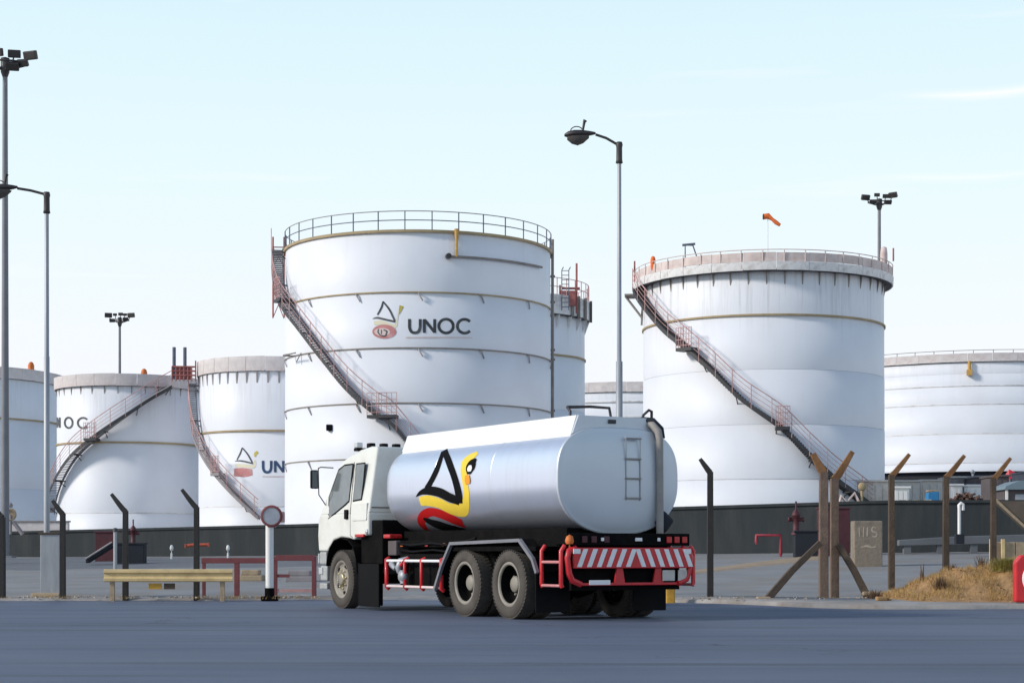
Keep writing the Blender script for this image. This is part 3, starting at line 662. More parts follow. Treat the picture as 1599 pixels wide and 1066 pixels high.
T2 = Tank('storage_tank', 'small white storage tank with a stair climbing right and partly hidden lettering', 202, 110, 100, 600, None, [800, 690], 'tank_paint_left', group='white storage tanks', streak=.4)
zt = T2.z(600); T2.rim_panels(zt - .06, zt + .58, .16, 'rim_panel', 22); T2.deck(zt, .16); T2.brackets(zt - .55, zt - .05, .07, 34, 'ring_grey', .04)
T2.ring('stiffener_ring', T2.z(690), .09, .07, 'ring_tan'); T2.ring('stiffener_ring', T2.z(800), .05, .03, 'rim_white')
T2.stair([(256, 603), (232, 620), (205, 642), (178, 664), (155, 684), (128, 712), (108, 746), (96, 780), (92.5, 800)], .5, land=[(153, 686, .6)], rail_h=.85)
mb = MB(); c = T2.pp(227, 590, -.5); mb.lathe([(.01, .58), (.12, .52), (.17, .36), (.17, -.2)], 14, c=c); mb.build('roof_vent', 'orange_paint', T2.root)
for ch, x0, x1 in (('N', 93.5, 98), ('O', 106, 118), ('C', 126, 142)): T2.mark('letter_' + ch.lower(), 'faded_black', letter_strokes(ch, x0, 653, x1, 669, 3.), smooth=ch != 'N')

T3 = Tank('storage_tank', 'white storage tank with faded emblem and cut-off blue lettering beside the tallest tank', 432, 120, 95, 577, None, [790, 672], 'tank_paint_mid_left', group='white storage tanks', streak=.45)
zt = T3.z(577); T3.rim_panels(zt - .06, zt + .68, .10, 'rim_panel', 26); T3.deck(zt, .1); T3.brackets(zt - .75, zt - .05, .06, 46, 'container_grey', .08)
T3.ring('stiffener_ring', T3.z(672), .09, .07, 'ring_tan'); T3.ring('stiffener_ring', T3.z(790), .05, .03, 'rim_white')
T3.stair([(312.5, 600), (314, 640), (320, 680), (333, 712), (350, 740), (375, 772), (408, 808)], .4, land=[(352, 740, .5)], m_str='container_grey', rail_h=.9)
T3.mark('emblem_sail', 'faded_black', [[(381, 699, 1.6), (378, 708, 2.2), (373, 718, 1.6)], [(381, 699, 1.8), (389, 709, 2.2), (396, 722, 2.2)], [(370, 720, .8), (380, 719.5, 2.2), (397, 723.5, 2.2)]])
T3.mark('emblem_hull', 'faded_red', [[(369, 737, 12), (384, 737.5, 14), (396, 737, 9)]])
T3.mark('emblem_head', 'faded_yellow', [[(400, 713, 2), (401, 708, 4.5), (404, 705, 4)]])
T3.mark('emblem_band', 'faded_pale_yellow', [[(371, 726.5, 5), (385, 727, 5), (398, 728, 5), (400, 718, 2)]], dr=.008)
for ch, x0, x1 in (('U', 412, 424), ('N', 430, 442), ('O', 448, 462), ('C', 468, 482)): T3.mark('letter_' + ch.lower(), 'navy_letter', letter_strokes(ch, x0, 719, x1, 737, 4.), smooth=ch != 'N')
T3.mark('underline', 'faded_pink', [[(411, 743.5, 1.6), (430, 743.5, 1.6), (446, 743.5, 1.6)]])
# stair-head machinery between the two left tanks
mb = MB(); p = T3.phi(314); c = T3.pt(p, T3.z(585, p), .55)
for dx in (-.75, -.2): mb.tube([c + Vector((dx, 0, -.3)), c + Vector((dx, 0, 1.35))], .09, 8)
go = mb.build('stair_head_frame', 'rail_blue', T3.root)
mb = MB()
for zz in (-.1, .12, .34): mb.tube([c + Vector((-.85, -.1, zz)), c + Vector((.35, -.1, zz))], .045, 6)
for i in range(7): mb.tube([c + Vector((-.85 + .2 * i, -.1, -.4)), c + Vector((-.85 + .2 * i, -.1, .36 + (.3 if i == 6 else 0))) ], .04, 6)
mb.box(c + Vector((-.3, .1, 0)), (.8, .3, .6)); mb.build('stair_head_guard', 'rail_red', go)

# --- tank behind the big one
T5 = Tank('storage_tank', 'white storage tank mostly hidden behind the tallest tank, with a red platform on top', 793, 120, 112, 485, None, [716, 637, 551], 'tank_paint_behind', group='white storage tanks', streak=.4)
T5.ring('stiffener_ring', T5.z(551), .1, .08, 'ring_tan'); zt = T5.z(487)
T5.deck(zt, .32); T5.rim_panels(zt, zt + 1.15, .30, 'rim_white', 40); T5.brackets(zt - .9, zt - .06, .3, 30)
T5.railing(zt + 1.1, 1.05, .25, 40, 'rail_pink', 'rail_pink', rails=(1., .5), rp=.022)
mb = MB()
for px in (884, 893, 903, 912, 919):
    p = T5.phi(min(px, 912)); mb.box(T5.pt(p, zt + .55, .40), (.16, .16, 1.3))
mb.build('rim_post', 'ring_grey', T5.root)
p = T5.phi(885); c = T5.pt(p, zt + .9, .5)
mb = MB(); mb.box(c + Vector((-.4, 0, .1)), (.9, .3, .9)); mb.tube([c + Vector((.1, 0, -.8)), c + Vector((.1, 0, 2.2))], .07, 6); mb.tube([c + Vector((-.8, 0, .7)), c + Vector((.3, 0, .7))], .07, 6); mb.tube([c + Vector((-.9, 0, .9)), c + Vector((-.9, 0, -.8))], .07, 6); mb.build('access_platform', 'rail_red', T5.root)
mb = MB(); p = T5.phi(868); c = T5.pt(p, zt + 1.1, .4)
for dx in (0., .42): mb.tube([c + Vector((dx, 0, -.9)), c + Vector((dx, 0, 1.5)), c + Vector((dx + .1, .2, 1.7))], .03, 5)
for i in range(9): mb.tube([c + Vector((0, 0, -.7 + .27 * i)), c + Vector((.42, 0, -.7 + .27 * i))], .022, 5)
mb.build('access_ladder', 'rail_blue', T5.root)

# --- low far tank behind the truck
T6 = Tank('storage_tank', 'low cream tank far behind, showing between the lamp post and right tank', 1010, 262, 150, 610, None, [760, 690, 650, 626], 'tank_paint_far_middle', group='white storage tanks', streak=.3)
zt = T6.z(610); T6.rim_panels(zt - .05, zt + .7, .12, 'rim_panel', 60); T6.deck(zt, .12)
for py in (626, 650): T6.ring('stiffener_ring', T6.z(py), .10, .10, 'rim_white')

# --- low tank on the right
T8 = Tank('storage_tank', 'wide low banded cream tank cut off by the right edge of the picture', 1520, 262, 130, 563, None, [722, 676, 630, 601, 582], 'tank_paint_far_right', group='white storage tanks', zb=6.3, streak=.2)
zt = T8.z(563); T8.rim_panels(zt - .03, zt + .52, .14, 'rim_panel', 48); T8.deck(zt, .12)
T8.railing(zt + .3, .42, .1, 60, 'ring_grey', 'ring_grey', rails=(1.,), rp=.02)
for py in (722, 676, 630, 601): T8.ring('stiffener_ring', T8.z(py), .06, .05, 'rim_white')
mb = MB(); mb.lathe([(T8.R - .3, .0), (T8.R - .3, -.72), (T8.R - .1, -.74), (T8.R - .1, -3.8)], 96, smooth=False); mb.build('foundation', 'navy_dark', T8.root, fix=False)
mb = MB(); mb.tube([T8.pp(1514.5, 563, .2), T8.pp(1514.5, 584, .2)], [.10, .12], 8); mb.box(T8.pp(1514.5, 581, .22), (.36, .3, .36)); mb.build('foam_pipe', 'valve_yellow', T8.root)

# ================================================================== MASTS AND LAMPS
def flood(mb, c, a, size=.5, tilt=.5):
    rt = Matrix.Rotation(a, 3, 'Z') @ Matrix.Rotation(tilt, 3, 'X')
    mb.box(c, (size, size * .35, size * .62), rt, size * .08)
    mb.box(Vector(c) + rt @ Vector((0, size * .28, -size * .05)), (size * .45, size * .3, size * .4), rt, size * .06)
def high_mast(px, top, D, base_z, label, head, lights, r0=.16, r1=.09, name='floodlight_mast'):
    t = at(px, top, D); root = empty(name, (t.x, t.y, base_z)); tag(root, label, 'mast', 'floodlight masts'); H = t.z - base_z
    mb = MB(); mb.tube([(0, 0, 0), (0, 0, H * .5), (0, 0, H)], [r0, (r0 + r1) / 2, r1], 12); mb.build('pole', 'pole_grey', root)
    mb = MB(); mb.box((0, 0, .04), (r0 * 4, r0 * 4, .08)); mb.build('base_plate', 'pole_grey', root)
    mb = MB(); n = 20; mb.tube([(head * math.cos(2 * math.pi * i / n), head * .7 * math.sin(2 * math.pi * i / n), H) for i in range(n + 1)], .035, 5)
    for i in range(4): a = math.pi / 4 + i * math.pi / 2; mb.tube([(0, 0, H - head * .35), (head * math.cos(a), head * .7 * math.sin(a), H)], .035, 5)
    mb.lathe([(.01, H + .25), (r1 * 1.8, H + .2), (r1 * 1.8, H - .3), (r1, H - .5)], 10); hd = mb.build('head_frame', 'lamp_dark', root)
    for dx, dy, dz, a, tl, sz in lights:
        mb = MB(); flood(mb, Vector((dx, dy, H + dz)), a, sz, tl); mb.tube([(dx * .75, dy * .75, H), (dx, dy, H + dz)], .03, 5); mb.build('floodlight', 'lamp_dark', hd)
    return root
high_mast(8, 100, 66, .8, 'tall grey floodlight mast cut by the left edge of the picture', .75, [(.95, -.1, .28, -.35, .3, .52), (.28, .2, .42, .2, .2, .46), (-.3, 0, .42, -.2, .2, .46), (-.95, 0, .25, .4, .3, .52), (.35, -.35, -.18, .2, .7, .50), (.72, -.3, -.05, -.2, .6, .42), (-.5, -.35, -.1, .1, .7, .5)])
high_mast(187, 500, 135, 1.9, 'thin distant floodlight mast above the small tank at left', .7, [(.85, 0, .38, -.3, .3, .55), (-.85, 0, .38, .3, .3, .55), (.5, -.3, .05, 0, .6, .42), (-.5, -.3, -.05, 0, .6, .42), (.0, .3, .5, 0, .3, .35), (.35, .2, .45, 0, .3, .3), (-.4, .2, .45, 0, .3, .3)], .14, .09)
high_mast(1373, 316, 112, 2.5, 'grey floodlight mast rising behind the rim of the right tank', .7, [(.85, 0, .45, -.7, .5, .55), (-.85, 0, .30, .3, .4, .55), (.45, .2, .42, 0, .3, .4), (-.1, .2, .5, 0, .2, .35), (.5, -.3, -.05, .1, .7, .42), (-.45, -.3, -.02, -.1, .7, .42)], .14, .1)

def street_lamp(px, top, D, base_z, label, arm, r0=.075, r1=.05, ped=None):
    t = at(px, top, D); root = empty('street_lamp', (t.x, t.y, base_z)); tag(root, label, 'lamp', 'street lamps'); H = t.z - base_z; pz = ped or 0
    mb = MB(); mb.tube([(0, 0, pz), (0, 0, pz + (H - pz) * .52), (0, 0, pz + (H - pz) * .521), (0, 0, H)], [r0, r0 * .95, r1, r1 * .85], 14); mb.build('pole', 'galvanised', root)
    mb = MB(); mb.lathe([(r1 * .9, H - .42), (r1 * 1.55, H - .40), (r1 * 1.3, H - .34), (r1 * 1.25, H - .08), (r1 * 1.5, H - .02), (r1 * 1.2, H + .04), (.005, H + .05)], 14); mb.build('collar', 'lamp_dark', root)
    ax, az = arm
    mb = MB(); mb.tube([(0, 0, H - .03), (-.06, 0, H), (ax * .55, 0, H + az * .62), (ax, 0, H + az)], .028, 8); mb.build('arm', 'lamp_dark', root)
    # cobra head: lofted shell with a glazed bowl below
    mb = MB(); secs = [(0, .03, .03), (.10, .09, .055), (.28, .15, .09), (.45, .17, .10), (.58, .14, .08), (.66, .05, .03)]; vs = []; n = 14
    for q, wy, hz in secs:
        for j in range(n): a = 2 * math.pi * j / n; vs.append((ax - q, wy * math.cos(a), H + az + .02 - q * .06 + hz * math.sin(a) * (1 if math.sin(a) > 0 else .55)))
    mb.add(vs, [(i * n + j, i * n + (j + 1) % n, (i + 1) * n + (j + 1) % n, (i + 1) * n + j) for i in range(len(secs) - 1) for j in range(n)], True); hd = mb.build('lamp_head', 'lamp_dark', root)
    mb = MB(); vs = []; secs = [(.14, .06, .05), (.26, .12, .15), (.38, .14, .19), (.5, .13, .15), (.6, .07, .06)]
    for q, wy, hz in secs:
        for j in range(9): a = math.pi + math.pi * j / 8; vs.append((ax - q, wy * math.cos(a), H + az - .02 - q * .06 + hz * math.sin(a)))
    mb.add(vs, [(i * 9 + j, i * 9 + j + 1, (i + 1) * 9 + j + 1, (i + 1) * 9 + j) for i in range(4) for j in range(8)], True); mb.build('lamp_glass', 'lamp_lens', hd)
    mb = MB(); mb.tube([(ax - .27, 0, H + az + .08), (ax - .24, 0, H + az + .26), (ax - .22, 0, H + az + .30)], [.022, .03, .045], 8); mb.tube([(ax - .27 - .13 + .13 * math.cos(i * math.pi / 8), 0, H + az + .07 + .1 * math.sin(i * math.pi / 8)) for i in range(9)], .012, 5); mb.build('photocell', 'lamp_dark', hd)
    mb = MB(); mb.lathe([(r0 * 2, .0), (r0 * 2, .02), (r0 * 1.3, .05), (r0 * 1.2, .12)], 12); mb.build('base_plate', 'galvanised', root)
    return root
L1 = street_lamp(967, 225, 38.2, .05, 'tall street lamp standing behind the tanker truck', (-.50, .20))
L2 = street_lamp(73, 303, 38.2, .05, 'street lamp on a square pedestal at the left', (-.62, .12), .062, .05, ped=1.36)
mb = MB(); mb.boxb(-.10, .32, -.16, .2, .0, 1.33, .015); pd = mb.build('pedestal', 'galvanised', L2)
mb = MB(); mb.boxb(-.13, .35, -.19, .23, 1.33, 1.37, .01); mb.build('pedestal_cap', 'post_brown', pd)
mb = MB(); mb.boxb(-.28, .36, -.28, .25, -.06, .10, .05); mb.build('footing', 'tan_stone', L2)

# ================================================================== FENCE POSTS
def fence_post(px, base, tip, D, z0, label, kind, half=.055, bend_z=None):
    """square post with a cranked top; tip = (px,row) of the crank end"""
    b = at(px, base, D); b.z = z0; root = empty('fence_post', b); tag(root, label, 'post', 'cranked fence posts')
    t = at(tip[0], tip[1], D) - b; dz = abs(t.x) * .98 + .06; bz = (bend_z if bend_z else t.z - dz)
    mp_, ma = {'dark': ('post_dark', 'post_dark'), 'brown': ('post_brown', 'arm_rust'), 'pink': ('post_pink', 'arm_rust')}[kind]
    mb = MB(); mb.tube([(0, 0, -.15), (0, 0, bz * .6), (0, 0, bz)], [half * 1.05, half, half * .95], 4, square=True, up=(0, 1, 0)); po = mb.build('post', mp_, root, bevel=.008)
    mb = MB(); mb.tube([(0, 0, bz - .02), (t.x * .22, 0, bz + (t.z - bz) * .14), (t.x * .55, -.005, bz + (t.z - bz) * .5), (t.x, 0, t.z)], [half * .95, half * .9, half * .8, half * .6], 4, square=True, up=(0, 1, 0)); mb.build('cranked_arm', ma, root, bevel=.008)
    return root
gz = lambda px, D: ground_z((px - CX) / F * D, D)
fence_post(2, 935, (-16, 785), 37.4, 0., 'dark fence post at the left edge in front of the tall mast', 'dark', .075)
fence_post(98, 935, (82, 781), 37.4, 0., 'dark cranked fence post just right of the lamp pedestal', 'dark')
fence_post(196, 935, (174, 771), 37.4, 0., 'dark cranked fence post crossing the left part of the yellow guardrail', 'dark')
fence_post(307, 935, (284, 764), 37.4, 0., 'dark cranked fence post near the right end of the yellow guardrail', 'dark')
fence_post(1109, 934, (1093, 716), 36.8, 0., 'dark cranked fence post standing alone right of the truck', 'dark', .06)
p1 = fence_post(1286, 934, (1269, 708), 36.4, .0, 'left of the twin corner fence posts, its top leaning left', 'pink', .085, bend_z=2.62)
p2 = fence_post(1303, 934, (1331, 705), 36.7, .0, 'right of the twin corner fence posts, its top leaning right', 'pink', .08, bend_z=2.50)
def brace(a, b, label):
    a = Vector(a); b = Vector(b); root = empty('brace_post', b); tag(root, label, 'post')
    mb = MB(); mb.tube([a - b, (a - b) * .5, (0, 0, -.1)], [.06, .065, .07], 4, square=True, up=(0, 1, 0)); mb.build('timber', 'post_brown', root, bevel=.01)
    mb = MB(); mb.box((0, 0, .0), (.26, .26, .08), None, .02); mb.build('footing', 'tan_stone', root)
brace(at(1280, 848, 36.2), at(1192, 934, 35.6), 'slanting brown brace on the left of the twin corner posts')
brace(at(1309, 850, 36.5), at(1356, 926, 36.3), 'dark slanting brace on the right of the twin corner posts')
fence_post(1392, 905, (1420, 709), 37.4, .38, 'brown cranked fence post at the left end of the earth mound', 'brown', .06)
fence_post(1477, 890, (1506, 711), 37.6, .52, 'brown cranked fence post in the middle of the earth mound', 'brown', .06)
fence_post(1551, 882, (1578, 715), 37.8, .6, 'brown cranked fence post at the right of the earth mound', 'brown', .055)

# ================================================================== LEFT ROADSIDE
# guardrail
D = 37.0; a = at(163, 898, D); b = at(364, 897, D); root = empty('guardrail', (a.x, D, .05)); tag(root, 'yellow steel guardrail beam on short posts at the left roadside', 'guardrail')
prof = [(0, -.13), (-.045, -.115), (-.05, -.06), (-.01, -.03), (-.01, .03), (-.05, .06), (-.045, .115), (0, .13)]; mb = MB(); ln = b.x - a.x; zc = a.z - .05; vs = []
for x in (0, ln):
    for dy, dz in prof: vs.append((x, dy - .03, zc + dz))
    for dy, dz in reversed(prof): vs.append((x, dy - .018, zc + dz))
k = 16; mb.add(vs, [(i, (i + 1) % k, k + (i + 1) % k, k + i) for i in range(k)] + [tuple(range(k)), tuple(range(2 * k - 1, k - 1, -1))]); mb.build('beam', 'yellow_rail', root, bevel=.006)
for px in (175, 347):
    x = at(px, 900, D).x - a.x; mb = MB(); mb.boxb(x - .045, x + .045, -.015, .07, -.15, zc + .05); mb.build('post', 'tan_stone', root)
for x0, x1, m in ((232, 252, 'yellow_post'), (256, 273, 'post_brown')):
    mb = MB(); xa, xb = at(x0, 0, D).x - a.x, at(x1, 0, D).x - a.x; mb.boxb(xa, xb, .0, .03, zc - .28, zc - .16); mb.build('reflector_plate', m, root)
# grey marker post
p = at(180, 868, 52); root = empty('marker_post', (p.x, 52, gz(180, 52) - .05)); tag(root, 'slim grey marker post behind the yellow guardrail', 'post')
mb = MB(); mb.tube([(0, 0, 0), (0, 0, at(180, 822, 52).z - gz(180, 52))], .055, 8); mb.build('post', 'galvanised', root); mb = MB(); mb.lathe([(.07, -.02 + 1.32), (.07, 1.40), (.005, 1.42)], 8); mb.build('cap', 'steel_dark', root)
# maroon barrier
D = 38.4; a = at(316, 872, D); root = empty('steel_barrier', (a.x, D, .06)); tag(root, 'maroon steel barrier beside the round road sign', 'barrier')
X = lambda px, DD=D: at(px, 0, DD).x - a.x; Z = lambda py, DD=D: at(0, py, DD).z - .06
mb = MB(); mb.boxb(X(315), X(430), -.05, .05, Z(879), Z(870.5), .008); mb.build('top_rail', 'maroon', root)
mb = MB(); mb.boxb(X(430) + .005, X(492), -.05, .05, Z(875), Z(866), .008); mb.build('top_rail', 'maroon', root)
for x0, x1, zt_ in ((366, 374, 871), (427, 433, 868), (487, 494, 868), (316, 321, 872)):
    mb = MB(); mb.boxb(X(x0), X(x1), -.045, .045, -.1, Z(zt_), .008); mb.build('post', 'maroon', root)
mb = MB(); mb.boxb(X(430), X(490), -.03, .03, Z(924), Z(919)); mb.build('bottom_rail', 'rail_pink', root)
mb = MB(); mb.boxb(X(432), X(452), -.03, .03, Z(901), Z(896)); mb.build('stub_rail', 'maroon', root)
# rough blocks under and behind the barrier
for i, (x0, y0, x1, y1, DD, m, lb) in enumerate(((375, 889, 412, 903, 47, 'tan_stone', 'flat brown slab lying behind the maroon barrier'), (447, 890, 492, 902, 46, 'container_grey', 'long pale slab lying behind the truck cab end of the maroon barrier'))):
    c = at((x0 + x1) / 2, y1, DD); g0 = gz((x0 + x1) / 2, DD); root = empty('concrete_slab', (c.x, DD, g0)); tag(root, lb, 'slab'); wx = PX(x1 - x0, DD); hh = at(0, y0, DD).z - g0
    mb = MB(); mb.boxb(-wx / 2, wx / 2, -.3, .3, -.02, max(.12, hh * .5), .03); mb.build('slab', m, root); mb = MB(); mb.boxb(-wx / 2 + .05, wx / 2 - .1, -.25, .25, max(.12, hh * .5), max(.2, hh), .03); mb.build('upper_slab', m, root)
# round sign
D = 37.2; a = at(421, 930, D); root = empty('road_sign', (a.x, D, .03)); tag(root, 'round red-rimmed road sign on a white post, grey face', 'sign')
mb = MB(); mb.tube([(0, 0, .18), (0, 0, at(0, 822, D).z)], .082, 14); mb.build('post', 'white_plain', root)
mb = MB(); mb.tube([(0, 0, -.1), (0, 0, .24)], .10, 14); mb.box((.0, .02, .02), (.34, .26, .1), None, .03); mb.build('post_base', 'chassis_black', root)
c = Vector((at(425, 0, D).x - a.x, -.1, at(0, 805.5, D).z - .03)); mb = MB(); mb.lathe([(.175, -.03), (.215, -.035), (.225, -.02), (.225, .02), (.17, .03)], 28, 'y', c); sg = mb.build('sign_rim', 'maroon', root)
mb = MB(); mb.lathe([(.001, -.02), (.178, -.02)], 28, 'y', c); mb.build('sign_face', 'mirror_face', sg); mb = MB(); mb.lathe([(.20, .025), (.001, .03)], 28, 'y', c); mb.build('sign_back', 'container_grey', sg)
mb = MB(); mb.box(c + Vector((.22, .03, -.02)), (.10, .06, .22), None, .02); mb.box(c + Vector((.0, .05, -.2)), (.16, .08, .06)); mb.build('clamp', 'rail_pink', root)
# fire hydrants
def hydrant(px, py_base, D, zbase, label, sc, m='dark_red'):
    p = at(px, py_base, D); root = empty('fire_hydrant', (p.x, D, zbase)); tag(root, label, 'hydrant'); s = sc
    mb = MB(); mb.lathe([(.16 * s, 0), (.16 * s, .05 * s), (.10 * s, .08 * s), (.10 * s, .55 * s), (.14 * s, .58 * s), (.14 * s, .64 * s), (.10 * s, .72 * s), (.03 * s, .80 * s), (.03 * s, 1.05 * s), (.005, 1.06 * s)], 14); mb.build('barrel', m, root)
    for sx in (-1, 1): mb = MB(); mb.lathe([(.06 * s, .08 * s * sx), (.06 * s, .2 * s * sx), (.08 * s, .2 * s * sx), (.08 * s, .25 * s * sx), (.001, .25 * s * sx)], 10, 'x', (0, 0, .48 * s)); mb.build('outlet', m, root)
    return root
hydrant(208, 848, 64, CAMZ + 12 / F * 64, 'dark red hydrant before the wall behind the yellow guardrail', .85)
hydrant(1243, 830, 60, CAMZ + 30 / F * 60 - .05, 'dark red hydrant before the wall left of the twin corner posts', 1.05)
def plinth(px0, px1, top, bot, D, name, label, m, cat, dep=.5):
    c = at((px0 + px1) / 2, bot, D); root = empty(name, (c.x, D, c.z)); tag(root, label, cat); wx = PX(px1 - px0, D); hh = PX(bot - top, D)
    mb = MB(); mb.boxb(-wx / 2, wx / 2, -dep / 2, dep / 2, -.3, hh - .06, .02); mb.build('body', m, root)
    mb = MB(); mb.boxb(-wx / 2 - .03, wx / 2 + .03, -dep / 2 - .03, dep / 2 + .03, hh - .055, hh, .01); mb.build('cap', m, root)
    return root
plinth(183, 227, 847, 874, 64, 'hydrant_plinth', 'dark plinth carrying the hydrant behind the yellow guardrail', 'navy_dark', 'plinth')
plinth(1240, 1275, 828, 858, 60, 'hydrant_plinth', 'dark plinth carrying the hydrant left of the twin corner posts', 'navy_dark', 'plinth')
plinth(150, 182, 829, 872, 68, 'red_cabinet', 'dark red hose cabinet against the wall left of the marker post', 'dark_red', 'cabinet', .4)
plinth(1277, 1325, 792, 858, 61, 'red_cabinet', 'dark red hose cabinet behind the twin corner posts', 'dark_red', 'cabinet', .4)
# sloping handrail by the wall
a = at(137, 874, 63); b = at(178, 848, 63); root = empty('ramp', (a.x, 63, a.z - .1)); tag(root, 'short dark ramp with a pale edge in front of the wall at left', 'ramp')
mb = MB(); dx, dz = b.x - a.x, b.z - a.z; mb.prism([(0, 0), (dx, dz), (dx, dz + .12), (0, .12)], 'y', -.3, .3); mb.build('deck', 'navy_dark', root)
mb = MB(); mb.tube([(0, -.33, .14), (dx, -.33, dz + .14)], .035, 6); mb.build('edge', 'container_grey', root)
# pipes and small white fittings on the wall
def pipe_thing(name, label, pts, D, r, m, cat='pipe'):
    P = [at(px, py, D) for px, py in pts]; root = empty(name, P[0]); tag(root, label, cat); mb = MB(); mb.tube([p - P[0] for p in P], r, 8); mb.build('pipe', m, root)
    for p in (P[0], P[-1]): mb = MB(); mb.box(p - P[0], (r * 1.0, r * 2.4, r * 2.4), None, r * .3); mb.build('flange', m, root)
    return root
pipe_thing('fire_pipe', 'orange-red pipe crossing behind the fence post right of the yellow guardrail', [(290, 852), (300, 850.5), (326, 850)], 66, .06, 'orange_red')
pipe_thing('fire_pipe', 'red bent pipe in front of the wall between the truck and corner posts', [(1181, 846), (1181, 835.5), (1219, 835), (1219, 866)], 61, .06, 'pipe_red')
for px, lb in ((268, 'white marker peg at the wall left of the orange pipe'), (356, 'white marker peg at the wall right of the orange pipe')):
    p = at(px, 868, 68); root = empty('marker_peg', (p.x, 68, p.z - .1)); tag(root, lb, 'peg', 'white marker pegs')
    mb = MB(); mb.tube([(0, 0, 0), (0, 0, .22)], .04, 8); mb.build('stem', 'white_plain', root); mb = MB(); mb.lathe([(.001, .30), (.06, .33), (.07, .40), (.05, .50), (.001, .53)], 12); mb.tube([(0, 0, .2), (0, 0, .34)], .015, 6); mb.build('head', 'white_plain', root)
# low parapet and valve at far left on the terrace
c = at(60, 831, 84); root = empty('low_parapet', (c.x, 84, wall_top(60) - .1)); tag(root, 'low pinkish concrete parapet below the far left tank', 'parapet'); wx = PX(95, 84)
mb = MB(); mb.boxb(-wx / 2 - 1.5, wx / 2, -.15, .15, 0, .62, .02); mb.build('panel', 'rim_panel', root); mb = MB(); mb.boxb(-wx / 2 - 1.55, wx / 2 + .05, -.2, .2, .62, .69, .01); mb.build('coping', 'container_grey', root)
c = at(16, 803, 76); root = empty('gate_valve', (c.x, 76, wall_top(16) - .1)); tag(root, 'round tan valve wheel on a stand by the far left tank', 'valve'); zc = c.z - wall_top(16) + .1
mb = MB(); mb.lathe([(.20, -.03), (.25, -.03), (.27, 0), (.25, .03), (.20, .03), (.001, .02)], 20, 'y', (0, 0, zc)); mb.build('hand_wheel', 'tan_stone', root)
mb = MB(); mb.tube([(0, .05, 0), (0, .05, zc)], .06, 8); mb.tube([(.1, .1, zc - .3), (.5, .1, .0)], .09, 8); mb.tube([(-.1, .1, .5), (-.5, .1, .1)], .08, 8); mb.lathe([(.09, zc + .3), (.12, zc + .4), (.05, zc + .5), (.001, zc + .5)], 10); mb.build('stand', 'container_grey', root)
# grit and litter along the verge
mb = MB()
for i in range(260):
    px = rnd.uniform(20, 500) if rnd.random() < .7 else rnd.uniform(1040, 1400); d = rnd.uniform(36.9, 38.3) if px < 600 else rnd.uniform(34.4, 36.5); s_ = rnd.uniform(.008, .035)
    z = .07 if px < 600 else .10
    mb.box(((px - CX) / F * d, d, z + s_ * .3), (s_ * 1.5, s_, s_ * .8), Matrix.Rotation(rnd.uniform(0, 3), 3, 'Z'))
tag(mb.build('grit', 'debris'), 'grit and small rubble along the roadside', 'rubble', kind='stuff')

mb = MB()
for i in range(1500):
    px = rnd.choice((98, 196, 307, 2, 75, 421, 370, 432, 1109, 1286, 1303, 1192)) + rnd.gauss(0, 9) if rnd.random() < .6 else (rnd.uniform(300, 500) if rnd.random() < .6 else rnd.uniform(1120, 1380)); d = (37.4 if px < 600 else 36.0) + rnd.gauss(0, .2)
    b = Vector(((px - CX) / F * d, d, .05)); L = rnd.uniform(.02, .09); a_ = rnd.uniform(0, 6.28); tip = b + Vector((math.cos(a_) * L * .7, math.sin(a_) * L * .7, L)); q_ = Vector((-math.sin(a_), math.cos(a_), 0)) * .005
    mb.add([b - q_, b + q_, tip], [(0, 1, 2)])
tag(mb.build('roadside_weeds', 'dry_grass', fix=False), 'thin dry weeds along the foot of the fence', 'weeds', kind='stuff')
# ================================================================== RIGHT ROADSIDE AND CLUTTER
D = 35.8; c = at(1047, 940, D); root = empty('bollard', (c.x, D, .03)); tag(root, 'short worn yellow bollard just right of the truck', 'bollard')
mb = MB(); mb.boxb(-.085, .085, -.07, .07, -.1, .46, .02); mb.build('post', 'yellow_post', root); mb = MB(); mb.boxb(-.095, .095, -.08, .08, .46, .50, .015); mb.build('cap', 'yellow_post', root)
D = 52; c = at(1353, 866, D); g0 = gz(1353, D); root = empty('concrete_block', (c.x, D, g0)); tag(root, 'weathered tan concrete block with faint white lettering behind the corner posts', 'block')
hh = at(0, 813, D).z - g0; wx = PX(44, D); mb = MB(); mb.boxb(-wx / 2, wx / 2, -.3, .3, -.1, hh, .03); mb.build('block', 'grey_stone', root)
for st in ([(-.26, .66, .03), (-.27, .86, .045)], [(-.15, .64, .035), (-.14, .87, .04)], [(-.04, .66, .03), (-.03, .86, .045)], [(.22, .84, .03), (.12, .86, .04), (.10, .78, .05), (.22, .74, .05), (.22, .66, .04), (.10, .66, .03)], [(-.22, .42, .03), (-.05, .45, .06), (.10, .42, .05), (.22, .44, .03)]):
    mb = MB(); ribbon(mb, [(u, hh * v, q) for u, v, q in st], lambda u, v: (u, -.305, v), 4, 1); mb.build('worn_mark', 'worn_letter', root)
